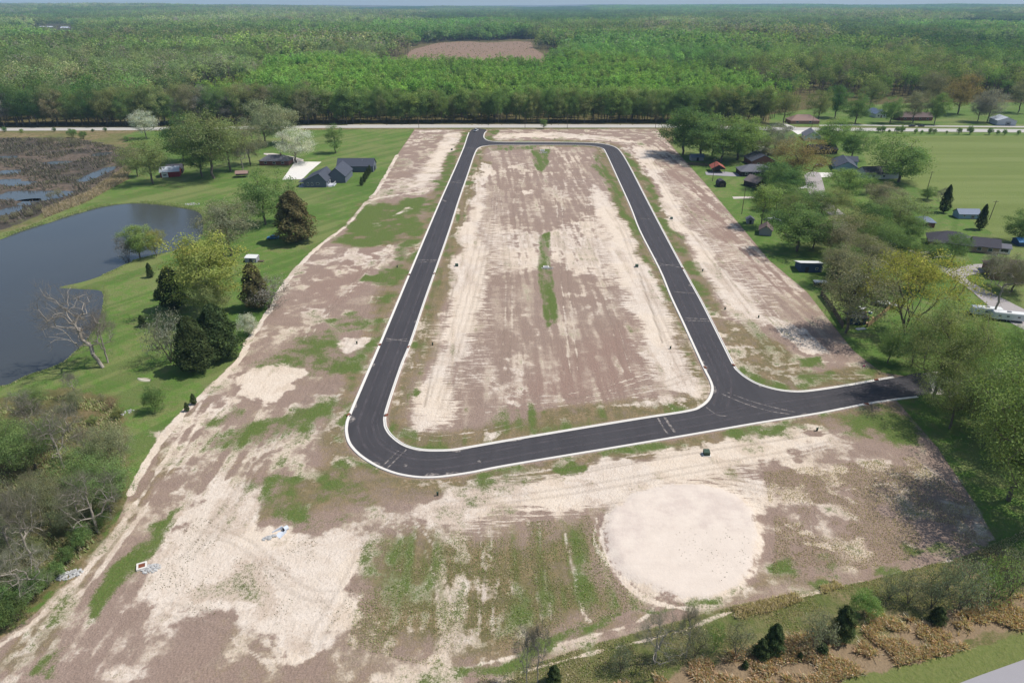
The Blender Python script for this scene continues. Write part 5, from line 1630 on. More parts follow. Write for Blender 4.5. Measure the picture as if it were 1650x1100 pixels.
def opening(root, name, x, y, z, w, h, face, mat=None):
    """window (frame > pane) or door on a wall face: face is one of -y +y -x +x"""
    s = {'-y': (0, -1), '+y': (0, 1), '-x': (-1, 0), '+x': (1, 0)}[face]
    def bx(nm, w_, h_, d0, d1, mt, par):
        if s[0] == 0:
            y0, y1 = sorted((y + s[1] * d0, y + s[1] * d1))
            return box(nm, x - w_ / 2, x + w_ / 2, y0, y1, z + (h - h_) / 2, z + (h + h_) / 2, mt, par)
        x0, x1 = sorted((x + s[0] * d0, x + s[0] * d1))
        return box(nm, x0, x1, y - w_ / 2, y + w_ / 2, z + (h - h_) / 2, z + (h + h_) / 2, mt, par)
    if name == 'window':
        f = bx('window', w, h, -.02, .05, M('trim'), root)
        bx('pane', w - .22, h - .22, .03, .075, glass(), f)
    elif name == 'garage_door':
        f = bx('garage_door', w, h, -.02, .06, mat or M('trim'), root)
        for k in range(4):
            pass
    else:
        f = bx(name, w, h, -.02, .06, mat or M('door'), root)
        bx('pane', w * .5, h * .25, .05, .085, glass(), f)

def chimney(root, x, y, z0, z1, w=.7, mat='brick_wall'):
    c = box("chimney", x - w / 2, x + w / 2, y - w / 2, y + w / 2, z0, z1, M(mat), root)
    box("chimney_cap", x - w / 2 - .08, x + w / 2 + .08, y - w / 2 - .08, y + w / 2 + .08, z1 + .002, z1 + .12, M('grey_wall'), c)

def base_at(name, u, v, rz, label, cat, group=None):
    x, y = P(u, v)
    return tag(empty(name, (x, y, gz(x, y) - .08), math.radians(rz)), label, cat, group)

def simple_house(name, u, v, rz, L, W, hw, rise, wall, roof, label, cat="house", axis='x', kind='gable', wins=(), doors=(), chim=None, porch=None, **kw):
    r = base_at(name, u, v, rz, label, cat)
    block(r, 0, 0, L, W, hw, rise, M(wall), M(roof), axis, kind, **kw)
    hx, hy = (L / 2, W / 2) if axis == 'x' else (W / 2, L / 2)
    for face, pos, z, w, h in wins:
        opening(r, 'window', *((pos, -hy) if face == '-y' else (pos, hy) if face == '+y' else (-hx, pos) if face == '-x' else (hx, pos)), z, w, h, face)
    for nm, face, pos, w, h, mt in doors:
        opening(r, nm, *((pos, -hy) if face == '-y' else (pos, hy) if face == '+y' else (-hx, pos) if face == '-x' else (hx, pos)), .05, w, h, face, M(mt))
    if chim:
        chimney(r, *chim)
    return r

# the slate-coloured house on the left lawn
r = base_at("slate_house", 507, 302, 0, 'slate-grey farmhouse with dark roofs and attached wing on the lawn', 'house')
x0, y0 = P(489.5, 302.5)
rx_, ry_ = r.location.x, r.location.y
wA = P(525.5, 302.5)[0] - x0
block(r, x0 - rx_ + wA / 2, 8.5 - 0, 17, wA, 3.3, 3.6, M('slate_wall'), M('slate_roof'), 'y', 'gable', ridge=.28)
ax = x0 - rx_ + wA / 2
bx0, by0 = P(541, 291)
block(r, ax + wA / 2 + 3.0, 18.5, 18, 9.5, 3.6, 4.1, M('slate_wall'), M('slate_roof'), 'y', 'gable', ridge=.5)
cx0, cy0 = P(568, 278)
block(r, cx0 - rx_ + 1.5, cy0 - ry_ + 5.5, 20, 9.5, 3.4, 3.2, M('slate_wall'), M('slate_roof'), 'x', 'gable')
for px in (-wA / 2 + 2.2, -wA / 2 + 4.3):
    opening(r, 'window', ax + px, 0.0, 1.0, .9, 1.6, '-y')
opening(r, 'window', ax + 1.5, 0.0, 1.6, 1.6, .9, '-y')
for py in (3.0, 6.5):
    opening(r, 'window', ax + wA / 2, py, .9, 1.2, 1.5, '+x')
opening(r, 'door', ax + wA / 2, 8.6, .05, 1.1, 2.1, '+x', M('trim'))
opening(r, 'garage_door', cx0 - rx_ + 11.5, cy0 - ry_ + 5.5, .05, 3.6, 2.6, '+x', M('black'))
# back porch with white posts and steps
pz = box("porch_deck", ax + wA / 2 + .01, ax + wA / 2 + 3.4, 2.0, 7.5, 0.02, .55, M('pale_wall'), r)
for px, py in ((3.2, 2.3), (3.2, 7.2), (3.2, 4.7)):
    box("porch_post", ax + wA / 2 + px - .08, ax + wA / 2 + px + .08, py - .08, py + .08, .551, 1.6, M('trim'), r)
box("porch_rail", ax + wA / 2 + 3.14, ax + wA / 2 + 3.26, 2.3, 7.2, 1.601, 1.7, M('trim'), r)
for k in range(3):
    box("step", ax + wA / 2 + .6, ax + wA / 2 + 2.4, 2.0 - .3 * (k + 1), 2.0 - .3 * k - .003, .02, .42 - .14 * k, M('pale_wall'), r)
box("side_porch_roof", ax - wA / 2 - 2.8, ax - wA / 2 - .1, .5, 9.0, 2.5, 2.66, M('slate_roof'), r)
for py in (.8, 4.8, 8.7):
    box("porch_post", ax - wA / 2 - 2.6, ax - wA / 2 - 2.44, py - .08, py + .08, .02, 2.498, M('trim'), r)
box("porch_deck", ax - wA / 2 - 3.0, ax - wA / 2 - .02, .4, 9.2, .02, .2, M('pale_wall'), r)

# other buildings on the left
r = simple_house("red_barn", 276, 283, 18, 9.5, 8, 3.0, 1.9, 'red_wall', 'metal_roof', 'small red barn with a pale metal roof beside the pond lawn', 'barn', axis='x', wins=[('+x', 0, 1.2, 1.0, 1.0)], doors=[('barn_door', '-y', -2.5, 3.2, 2.6, 'white_wall')])
block(r, 1.5, 8.2, 8, 8, 2.6, 1.8, M('dark_wall'), M('dark_roof'), 'x')
simple_house("brick_house", 446, 264, 0, 17, 9, 2.9, 2.5, 'brick_wall', 'grey_roof', 'low brick house with grey hip roof behind the blossoming tree', 'house', kind='hip', wins=[('-y', -5, 1, 1.6, 1.2), ('-y', 0, 1, 1.6, 1.2), ('-y', 5, 1, 1.6, 1.2)], chim=(3, 0, 3.5, 6.2))
r = base_at("picnic_shelter", 391, 285, 10, 'small tan-roofed open shelter under the big olive tree', 'shelter')
block(r, 0, 0, 6, 4, .9, 1.0, M('dark_wall'), M('terra_roof'), 'x', z0=1.4)
for sx in (-2.6, 2.6):
    for sy in (-1.7, 1.7):
        box("post", sx - .08, sx + .08, sy - .08, sy + .08, 0, 1.46, M('wood'), r)
r = base_at("garden_shed", 407, 421, -5, 'small white-roofed lean-to shed on the lawn beside the brown-green cedar', 'shed')
block(r, 0, 0, 4.2, 2.8, 1.7, .5, M('grey_wall'), M('white_roof'), 'x', ridge=.85, over=.2)
opening(r, 'door', 0, -1.4, .05, 1.0, 1.5, '-y', M('dark_wall'))
box("woodpile", 2.3, 4.2, -.6, .5, 0, .5, M('wood'), r)

# houses and sheds right of the site
simple_house("hip_house", 1216, 281, -3, 18, 11, 2.9, 2.7, 'dark_wall', 'grey_roof', 'grey hip-roofed house with dark front beside the orange tree', kind='hip', wins=[('-y', -6, 1, 1.6, 1.2), ('-y', -2, 1, 1.6, 1.2), ('-y', 2.5, .8, 2.2, 1.5), ('-y', 6, 1, 1.6, 1.2)])
simple_house("brick_gable_house", 1223, 264, 0, 15, 13.5, 3.0, 3.2, 'brick_wall', 'slate_roof', 'brick house with a wide slate-coloured gable behind the hip-roofed house', axis='y', wins=[('-y', -3, 1.0, 1.5, 1.2), ('-y', 3, 1.0, 1.5, 1.2)])
simple_house("grey_garage", 1217, 300, 28, 9, 7.5, 2.8, 2.4, 'dark_wall', 'weathered_roof', 'dark garage with a weathered brown-grey roof in the green garden', 'garage', axis='y', doors=[('garage_door', '-y', 0, 3.4, 2.2, 'grey_wall')])
simple_house("garden_shed", 1122, 258, 4, 7.5, 4.5, 2.3, 1.3, 'grey_wall', 'blue_roof', 'grey shed with blue-grey roof at the far site corner', 'shed', doors=[('door', '-y', 0, 1.4, 1.9, 'dark_wall')])
r = base_at("carport", 1155, 276, -6, 'open carport with a red metal roof beside the lawn', 'carport')
block(r, 0, 0, 9, 7, .45, 1.9, M('dark_wall'), M('red_roof'), 'y', z0=2.1)
for sx in (-3.3, 3.3):
    for sy in (-4.2, 0, 4.2):
        box("post", sx - .07, sx + .07, sy - .07, sy + .07, 0, 2.14, M('steel'), r)
box("workbench", -2.4, 2.0, 1.0, 2.4, .02, 1.0, M('wood'), r)
r = base_at("gambrel_shed", 1161, 300, 0, 'small dark barn-shaped shed alone on the green garden lawn', 'shed')
V = [(-2, 0), (2, 0), (2, 1.8), (1.3, 3.0), (0, 3.5), (-1.3, 3.0), (-2, 1.8)]
mesh_obj("wall", [(x, y, z) for y in (-2.4, 2.4) for x, z in V], [(0, 1, 2, 3, 4, 5, 6), (13, 12, 11, 10, 9, 8, 7), (1, 8, 9, 2), (6, 13, 7, 0)], M('dark_wall'), r)
RV = [(2.15, 1.75), (1.4, 3.1), (0, 3.65), (-1.4, 3.1), (-2.15, 1.75)]
mesh_obj("roof", [(x, y, z) for y in (-2.6, 2.6) for x, z in RV], [(i, i + 5, i + 6, i + 1) for i in range(4)], M('dark_roof'), r)
opening(r, 'door', 0, -2.4, .05, 1.8, 1.9, '-y', M('wood'))
simple_house("brown_roof_house", 1292, 198, 0, 22, 12, 2.8, 3.6, 'brick_pale', 'terra_roof', 'house with a broad red-brown roof across the county road', kind='hip', wins=[('-y', -6, 1, 2, 1.2), ('-y', 4, 1, 2, 1.2)])
simple_house("white_gable_house", 1306, 224, -14, 17, 10, 2.9, 3.2, 'white_wall', 'grey_roof', 'white house with a grey gable roof beside the concrete drive junction', axis='y', wins=[('-y', -2.4, 1, 1.4, 1.3), ('-y', 2.4, 1, 1.4, 1.3), ('+x', -3, 1, 1.4, 1.3), ('+x', 2, 1, 1.4, 1.3)])
simple_house("dark_house", 1322, 246, 5, 17, 9, 2.7, 2.4, 'dark_wall', 'dark_roof', 'long dark-roofed house under the bright green tree', wins=[('-y', -4, 1, 1.6, 1.2), ('-y', 4, 1, 1.6, 1.2)])
r = simple_house("blue_house", 1359, 272, -16, 20, 11, 2.9, 2.9, 'blue_wall', 'slate_roof', 'light blue house with a long slate-dark gable roof near the field', axis='y', wins=[('-y', -3, 1, 1.2, 1.3), ('-y', 3.2, 1, 1.2, 1.3), ('-x', -4, 1, 1.6, 1.2), ('-x', 3, 1, 1.6, 1.2)])
block(r, 4.5, 13.5, 8, 8, 2.6, 2.0, M('blue_wall'), M('slate_roof'), 'x')
simple_house("tree_shaded_house", 1414, 285, 8, 20, 10, 2.9, 2.8, 'pale_wall', 'dark_roof', 'pale house with grey roof half under the great round tree', wins=[('-y', -6, 1, 1.6, 1.2), ('-y', 0, 1, 1.6, 1.2), ('-x', 0, 1, 1.2, 1.2)])
r = base_at("ranch_house", 1544, 402, -24, 'long low ranch house with a dark hip roof by the black car', 'house')
block(r, -2.5, 4.5, 15, 11, 2.8, 2.9, M('tan_wall'), M('dark_roof'), 'x', 'hip', over=.8)
block(r, 8.6, 3.2, 8.5, 8.0, 2.7, 2.0, M('tan_wall'), M('dark_roof'), 'x', 'gable', over=.6)
block(r, 14.9, 3.4, 3.8, 5.0, 2.3, .9, M('white_wall'), M('grey_roof'), 'x', 'gable', over=.4)
for px in (6.5, 10.0):
    opening(r, 'window', px, -.8, .9, 1.5, 1.3, '-y')
opening(r, 'garage_door', -6.5, -1.0, .05, 4.6, 2.2, '-y', M('dark_wall'))
opening(r, 'window', 1, -1.0, .9, 2.0, 1.3, '-y')
opening(r, 'window', 14.9, .9, .8, 2.6, 1.3, '-y')
simple_house("brown_house", 1648, 446, -18, 22, 12, 2.8, 3.0, 'brick_wall', 'brown_roof', 'brick house with a plain brown roof where the street bends', kind='hip', wins=[('-y', -6, 1, 1.6, 1.2), ('-y', -1, 1, 1.6, 1.2)])
simple_house("brick_shed", 1487, 363, -12, 7, 6, 2.5, 1.6, 'brick_wall', 'blue_roof', 'small brick shed with blue roof above the ranch house', 'shed', kind='hip', doors=[('door', '-y', 0, 1.2, 2.0, 'dark_wall')])
simple_house("field_shed", 1556, 350, -3, 9, 5, 2.2, 1.5, 'blue_wall', 'blue_roof', 'low grey-blue shed on the grass beside the field', 'shed', doors=[('door', '-y', 1.5, 1.6, 1.8, 'grey_wall')], wins=[('-y', -2.2, 1, 1, .8)])
r = base_at("tarp_shelter", 1648, 394, -5, 'shelter under a blue tarpaulin at the field corner', 'shelter')
block(r, 0, 0, 6, 5, 1.8, 1.0, M('navy_wall'), M('blue_paint'), 'x')
opening(r, 'door', 0, -2.5, .05, 1.6, 1.6, '-y', M('white_wall'))
simple_house("navy_shed", 1302, 434, -4, 7.5, 6, 2.0, 1.4, 'navy_wall', 'white_roof', 'navy blue shed with a flat white lean-to roof', 'shed', kind='mono', over=.5, doors=[('door', '-y', -1.5, 1.2, 2.0, 'dark_wall')], wins=[('-y', 1.8, 1.1, .9, .8)])
simple_house("brown_roof_shed", 1233, 376, -20, 6.5, 4.8, 2.3, 1.7, 'grey_wall', 'brown_roof', 'grey garden shed with a brown gable roof on the site edge', 'shed', axis='y', doors=[('door', '-x', 0, 1.8, 1.9, 'dark_wall')])
simple_house("tiny_shed", 1208, 359, -10, 3.2, 2.8, 1.8, .9, 'grey_wall', 'grey_roof', 'tiny pale shed beside the brown-roofed shed', 'shed', axis='y', doors=[('door', '-y', 0, .9, 1.6, 'dark_wall')])
simple_house("brick_cottage", 1326, 382, -20, 12, 9, 2.7, 2.6, 'brick_pale', 'terra_roof', 'brick cottage with terracotta roof hidden among olive trees', kind='hip', wins=[('-y', -3, 1, 1.4, 1.2), ('-y', 3, 1, 1.4, 1.2)])
simple_house("white_house", 1411, 188, 8, 14, 10, 3.2, 3.0, 'white_wall', 'blue_roof', 'white house with blue-grey roof across the county road', axis='y', wins=[('-y', -2.5, 1, 1.4, 1.4), ('-y', 2.5, 1, 1.4, 1.4)], doors=[('door', '-y', 0, 1.1, 2.1, 'brick_wall')])
simple_house("long_brick_house", 1470, 193, 0, 26, 11, 2.8, 3.0, 'brick_wall', 'brown_roof', 'long brick house with brown roof across the county road', wins=[('-y', -9, 1, 1.8, 1.2), ('-y', -3, 1, 1.8, 1.2), ('-y', 3, 1, 1.8, 1.2), ('-y', 9, 1, 1.8, 1.2)])
simple_house("metal_barn", 1614, 200, -12, 16, 13, 3.6, 2.4, 'pale_wall', 'metal_roof', 'pale metal barn beside the frontage lane', 'barn', axis='y', doors=[('barn_door', '-y', 1, 3.6, 3.0, 'grey_wall')])
for u, v, L, lb in [(76, 48.5, 44, 'far pale farm building with a long metal roof amid the wood'), (106, 49.5, 24, 'smaller far pale building beside the long metal roof')]:
    x, y = P(u, v)
    rr_ = tag(empty("far_building", (x, y, gz(x, y)), 0), lb, "building")
    block(rr_, 0, 0, L, 22, 7, 4, M('pale_wall'), M('metal_roof'), 'x')
    for k in range(4):
        opening(rr_, 'window', -L * .36 + k * L * .24, -11, 2.5, 3.2, 2.4, '-y')

# ------------------------------------------------------------------ vehicles
def paint(name, col):
    if name in MATS:
        return MATS[name]
    return plain(name, col, .28, var=.03, scale=.5, spec=.6)
def extrude(profile, hw, hw_top=None, z_split=None):
    """side profile (y,z) closed -> solid of half width hw, narrowing above z_split"""
    n = len(profile)
    V = []
    for s in (-1, 1):
        for y, z in profile:
            w = hw if (z_split is None or z <= z_split) else hw - (hw - hw_top)
            V.append((s * w, y, z))
    F = [tuple(range(n - 1, -1, -1)), tuple(range(n, 2 * n))] + [(i, (i + 1) % n, n + (i + 1) % n, n + i) for i in range(n)]
    return V, F
def wheel(root, x, y, r=.34, w=.22):
    s = 1 if x > 0 else -1
    wv = multi("wheel", [cyl_data((x - s * w, y, r), (x, y, r), r, r, 14)], M('rubber'), root)
    multi("rim", [cyl_data((x - s * .02, y, r), (x + s * .012, y, r), r * .6, r * .55, 10)], M('steel'), wv)
def car(name, x, y, rz, pm, label, kind='sedan', cat="car", group=None):
    r = tag(empty(name, (x, y, gz(x, y) + (.035)), rz), label, cat, group)
    if kind == 'pickup':
        body = [(-2.7, .45), (-2.75, .95), (-.7, 1.0), (-.55, 1.0), (1.35, 1.05), (2.65, .95), (2.75, .5), (2.6, .35), (-2.6, .35)]
        cab = [(-.75, .98), (-.55, 1.78), (.75, 1.80), (1.45, 1.02)]
        wb = 1.75
    elif kind == 'van':
        body = [(-2.7, .4), (-2.75, 1.0), (2.0, 1.05), (2.65, .9), (2.7, .4)]
        cab = [(-2.72, .98), (-2.65, 2.2), (1.1, 2.2), (1.95, 1.03)]
        wb = 1.7
    else:
        body = [(-2.3, .4), (-2.38, .85), (-1.75, .95), (1.15, .95), (2.2, .78), (2.35, .45), (2.2, .3), (-2.2, .3)]
        cab = [(-1.85, .93), (-1.05, 1.42), (.25, 1.45), (1.2, .93)]
        wb = 1.42
    bv, bf = extrude(body, .92)
    bo = mesh_obj("body", bv, bf, pm, r)
    bo.modifiers.new("bevel", 'BEVEL').width = .06
    cv, cf = extrude(cab, .90, .72, 1.1)
    co = mesh_obj("cabin", cv, cf, glass(), r)
    top = max(z for _, z in cab)
    ty = [y_ for y_, z in cab if z > top - .1]
    box("roof_panel", -.72, .72, min(ty) - .04, max(ty) + .04, top - .02, top + .05, pm, r, .03)
    for sx in (-1, 1):
        for yy in (-wb, wb):
            wheel(r, sx * .93, yy)
        yb = body[-2][0] if body[-2][0] > 0 else 2.3
        box("headlight", sx * .68 - .16, sx * .68 + .16, yb - .18, yb + .06, .62, .76, M('trim'), r)
        box("tail_light", sx * .72 - .12, sx * .72 + .12, body[0][0] - .08, body[0][0] + .1, .66, .82, M('red_wall'), r)
        box("side_mirror", sx * .94 - .07, sx * .94 + .07, .75, .9, .98, 1.12, pm, r)
    if kind == 'pickup':
        box("cargo_bed", -.78, .78, -2.6, -.85, 1.002, 1.012, M('black'), r)
    return r
x, y = P(767, 211.5)
car("pickup_truck", x, y, math.radians(-18), paint("white_paint", C(232, 234, 236)), 'white pickup truck parked at the entrance of the new road', 'pickup', 'truck')
x, y = P(1513, 410.5)
car("sedan", x, y, math.radians(-86), paint("black_paint", C(20, 22, 26)), 'black car parked before the ranch house')
x, y = P(1532, 408)
car("sedan", x, y, math.radians(-70), paint("charcoal_paint", C(34, 34, 38)), 'charcoal car in the ranch house garage mouth')
x, y = P(440, 385)
car("sedan", x, y, math.radians(100), paint("blue_car_paint", C(56, 128, 178)), 'blue car standing on grass below the bronze-brown cedar')
x, y = P(1320, 268)
car("sedan", x, y, math.radians(60), paint("silver_paint", C(160, 164, 170)), 'silver car beside the light blue house')
for u_ in (1469, 1484):
    x, y = P(u_, 204.3)
    car("sedan", x, y, math.radians(90), paint("black_paint", C(20, 22, 26)), 'dark car parked on the frontage lane', group='dark cars parked on the frontage lane')

def trailer(u, v, rz, L, label, body='white_wall', h=2.6, boat=False, cat="camper"):
    x, y = P(u, v)
    r = tag(empty("boat" if boat else "camper", (x, y, gz(x, y)), math.radians(rz)), label, cat)
    if boat:
        n = 10
        V, F = [], []
        for i in range(n + 1):
            t = i / n
            w = 1.1 * (1 - max(0, (t - .55) / .45) ** 2)
            yy = -L / 2 + L * t
            V += [(-w, yy, 1.2 + .25 * t), (-w * .55, yy, .55 + .3 * t ** 3), (w * .55, yy, .55 + .3 * t ** 3), (w, yy, 1.2 + .25 * t)]
        for i in range(n):
            for k in range(3):
                F.append((i * 4 + k, i * 4 + k + 1, i * 4 + k + 5, i * 4 + k + 4))
            F.append((i * 4 + 3, i * 4, i * 4 + 4, i * 4 + 7))
        F.append((3, 2, 1, 0))
        mesh_obj("hull", V, F, M('white_wall'), r)
        box("console", -.5, .5, -.4, .5, 1.28, 2.0, M('white_wall'), r, .06)
        box("windshield", -.48, .48, .505, .56, 1.55, 2.2, glass(), r)
    else:
        box("body", -1.2, 1.2, -L / 2, L / 2, .55, h, M(body), r, .15)
        box("roof_panel", -1.1, 1.1, -L / 2 + .15, L / 2 - .15, h + .002, h + .1, M('white_roof'), r)
        box("air_conditioner", -.4, .4, -.5, .5, h + .102, h + .35, M('grey_wall'), r, .04)
        for s in (-1, 1):
            for yy in (-L * .28, L * .05, L * .3):
                opening(r, 'window', s * 1.2, yy, 1.45, .9, .6, '+x' if s > 0 else '-x')
        opening(r, 'door', 1.2, L * .17, .62, .7, 1.8, '+x', M('grey_wall'))
    box("chassis", -.9, .9, -L / 2 + .3, L / 2 + .9, .38, .52, M('black'), r)
    for s in (-1, 1):
        for yy in (-.45, .4):
            wheel(r, s * 1.12, yy, .36)
    return r
trailer(1587, 508, 76, 8.2, 'white camper trailer under the leafless tree beside the street')
trailer(1622, 516, 74, 8.6, 'longer white camper trailer behind the first, further along the street')
trailer(1426, 494, 60, 6.2, 'white boat on a trailer behind the great yellow tree', boat=True, cat="boat")
trailer(1246, 357, 55, 6.4, 'white boat on a trailer beside the brown-roofed shed', boat=True, cat="boat")
r = base_at("utility_trailer", 1321, 459, 85, 'low white-topped trailer in the grass below the navy shed', 'trailer')
box("bed", -1.1, 1.1, -2.1, 2.1, .6, .75, M('dark_wall'), r)
box("cover", -1.15, 1.15, -2.15, 2.15, 1.25, 1.4, M('white_roof'), r, .04)
for sx in (-1, 1):
    for yy in (-1.9, 1.9):
        box("post", sx * 1.0 - .04, sx * 1.0 + .04, yy - .04, yy + .04, .752, 1.25, M('steel'), r)
    wheel(r, sx * 1.2, 0, .34)
box("drawbar", -.06, .06, 2.1, 3.3, .55, .62, M('black'), r)

# ------------------------------------------------------------------ fences, poles, clutter
def fence(pts, h, label, mat, rail='wood', step=2.4):
    pl = PA(pts)
    r = tag(empty("wooden_fence", (pl[0][0], pl[0][1], gz(*pl[0]) - .05)), label, "fence")
    o = pl[0]
    for a, c in zip(pl[:-1], pl[1:]):
        d = c - a
        L = np.linalg.norm(d)
        n = max(1, round(L / step))
        ang = math.atan2(d[1], d[0])
        for k in range(n):
            p = a + d * k / n - o
            R = Matrix.Rotation(ang, 4, 'Z')
            w = L / n
            bo = multi("board_panel", [([tuple(R @ Vector(q) + Vector((p[0], p[1], 0))) for q in v], f) for v, f in
                 [box_data(j * w / 10 + .012, (j + 1) * w / 10 - .012, -.014 + .012 * (j % 2), .014 + .012 * (j % 2), .06, h - .03 * ((j * 7 + k) % 3)) for j in range(10)]], mat, r)
            v, f = box_data(-.06, .06, -.08, .04, 0, h + .08)
            mesh_obj("post", [tuple(R @ Vector(q) + Vector((p[0], p[1] , 0))) for q in v], f, mat, r)
    return r
fence([(1322, 476), (1340, 500), (1358, 530)], 2.0, 'weathered wooden board fence running to the brown-grey tree', M('wood'))
fence([(1398, 527), (1420, 510), (1440, 492)], 1.9, 'newer tan board fence behind the yard clutter', M('new_wood'))
fence([(1108, 266), (1140, 268)], 1.8, 'dark wooden fence in front of the grey corner shed', M('wood'))

def pole(u, vb, vt, label, lean=0.0, arms=1, group=None):
    x, y = P(u, vb)
    h = height_from(u, vb, vt)
    r = tag(empty("utility_pole", (x, y, gz(x, y) - .1)), label, "pole", group)
    multi("pole", [cyl_data((0, 0, 0), (lean * h, 0, h), .17, .11, 8)], M('wood'), r)
    for k in range(arms):
        z = h - .5 - .9 * k
        box("cross_arm", lean * z - 1.2, lean * z + 1.2, -.06, .06, z, z + .12, M('wood'), r)
        for s in (-1.05, -.45, .45, 1.05):
            multi("insulator", [cyl_data((lean * z + s, 0, z + .12), (lean * z + s, 0, z + .32), .05, .03, 6)], M('grey_wall'), r)
    return r
for u, vb, vt, lb, ln in [(675, 206.8, 186, 'utility pole on the lawn side of the county road', 0), (846, 207, 181, 'utility pole by the tiny planted tree', 0), (914, 207.5, 185, 'utility pole further along past the tiny planted tree', 0), (1056, 207, 188, 'utility pole near the far site corner', 0),
                          (1494, 305, 276, 'utility pole with a white lamp at the field edge', .02), (1594, 354, 323, 'leaning utility pole beside the narrow conifer', .06), (1148, 292, 256, 'utility pole beside the red-roofed carport', 0), (1195, 345, 303, 'utility pole on the lawn near the tiny shed', 0),
                          (1307, 210, 182, 'utility pole beside the white gable house', 0), (8, 207, 178, 'utility pole beside the county road at the marsh', 0)]:
    pole(u, vb, vt, lb, ln)

# yard clutter beside the fence
def clutter(name, u, v, parts, label, cat):
    x, y = P(u, v)
    r = tag(empty(name, (x, y, gz(x, y) - .03), tree_rng.uniform(0, 3)), label, cat)
    for nm, args, mt in parts:
        box(nm, *args, M(mt), r, .02)
    return r
simple_house("blue_grey_shed", 1378, 519, -8, 4.6, 3.6, 2.3, .5, 'navy_wall', 'dark_roof', 'blue-grey shed against the wooden fence corner', 'shed', ridge=.9, doors=[('door', '-y', 1, .9, 1.8, 'dark_wall')])
clutter("lumber_stack", 1392, 522, [("plank_layer", (-1.4, 1.4, -.5, .5, 0, .3), 'new_wood'), ("plank_layer", (-1.3, 1.3, -.45, .45, .301, .55), 'tan_wall')], 'stack of tan lumber before the blue-grey shed', 'lumber')
clutter("workbench", 1390, 500, [("top", (-1.3, 1.3, -.5, .5, .8, .88), 'white_wall'), ("leg", (-1.2, -1.1, -.4, .4, 0, .8), 'wood'), ("leg", (1.1, 1.2, -.4, .4, 0, .8), 'wood')], 'white-topped bench among the yard clutter', 'bench')
clutter("storage_tote", 1402, 505, [("tub", (-.5, .5, -.35, .35, 0, .5), 'blue_paint'), ("lid", (-.54, .54, -.39, .39, .501, .58), 'white_wall')], 'blue storage tote in the yard clutter', 'tote')
clutter("tool_chest", 1393, 507, [("case", (-.5, .5, -.3, .3, 0, .9), 'red_wall'), ("lid", (-.52, .52, -.32, .32, .901, .98), 'rust')], 'red tool chest in the yard clutter', 'chest')
clutter("appliance", 1384, 500, [("case", (-.4, .4, -.4, .4, 0, 1.2), 'white_wall'), ("panel", (-.36, .36, -.42, -.401, .9, 1.1), 'black')], 'white appliance standing in the yard clutter', 'appliance')
clutter("pallet", 1408, 512, [("deck", (-.6, .6, -.5, .5, .12, .18), 'new_wood'), ("runner", (-.6, -.5, -.5, .5, 0, .119), 'wood'), ("runner", (.5, .6, -.5, .5, 0, .119), 'wood')], 'wooden pallet lying by the tan fence', 'pallet')
clutter("metal_sheet_stack", 1387, 530, [("sheet_layer", (-1.5, 1.5, -.6, .6, 0, .12), 'metal_roof'), ("sheet_layer", (-1.2, 1.4, -.5, .55, .121, .22), 'white_roof')], 'pale sheet metal stack before the blue-grey shed', 'metal sheets')
for k, (u, v) in enumerate([(1376, 497), (1398, 515)]):
    x, y = P(u, v)
    r = tag(empty("oil_drum", (x, y, gz(x, y) - .02)), ['rusty steel drum behind the clutter bench', 'rusty steel drum beside the lumber stack'][k], 'drum')
    multi("barrel", [cyl_data((0, 0, 0), (0, 0, .9), .3, .3, 14)], M('rust'), r)
    for z in (.3, .6):
        multi("hoop", [cyl_data((0, 0, z), (0, 0, z + .04), .315, .315, 14)], M('rust'), r)

# ------------------------------------------------------------------ utilities on the site
def transformer(u, v, label, s=1.0):
    x, y = P(u, v)
    r = tag(empty("transformer_box", (x, y, gz(x, y) - .03), math.radians(tree_rng.uniform(-12, 12))), label, "utility box")
    box("pad", -.75 * s, .75 * s, -.7 * s, .7 * s, 0, .14, conc, r)
    V = [(-.55, -.5, .142), (.55, -.5, .142), (.55, .5, .142), (-.55, .5, .142), (-.55, -.5, .8), (.55, -.5, .8), (.55, .5, .98), (-.55, .5, .98)]
    mesh_obj("cabinet", [(a * s, c * s, .14 + (z - .14) * s) for a, c, z in V], [(4, 5, 6, 7), (0, 1, 5, 4), (1, 2, 6, 5), (2, 3, 7, 6), (3, 0, 4, 7)], M('green_box'), r)
    box("door", -.5 * s, .5 * s, -.53 * s, -.502 * s, .2, .14 + .62 * s, M('green_box'), r)
    box("lid_lip", -.58 * s, .58 * s, -.56 * s, -.531 * s, .14 + .64 * s, .14 + .68 * s, M('green_box'), r)
    return r
for u, v, lb, s in [(1138, 732, 'green transformer box on the sand below the lower road', 1.15), (736, 429, 'green transformer box in the sand inside the loop beside the left road', 1.0), (1026, 430, 'green transformer box in the sand inside the loop beside the right road', 1.0), (1082, 353, 'green transformer box on the sand right of the right road', .9), (728, 242, 'green transformer box left of the road near the entrance', 1.0)]:
    transformer(u, v, lb, s)
def pedestal(u, v, label):
    x, y = P(u, v)
    r = tag(empty("utility_pedestal", (x, y, gz(x, y) - .03)), label, "pedestal")
    box("post", -.16, .16, -.14, .14, 0, .75, M('green_box'), r, .03)
    box("cap", -.19, .19, -.17, .17, .751, .86, M('green_box'), r, .03)
    box("stake", .2, .24, -.02, .02, 0, 1.2, M('wood'), r)
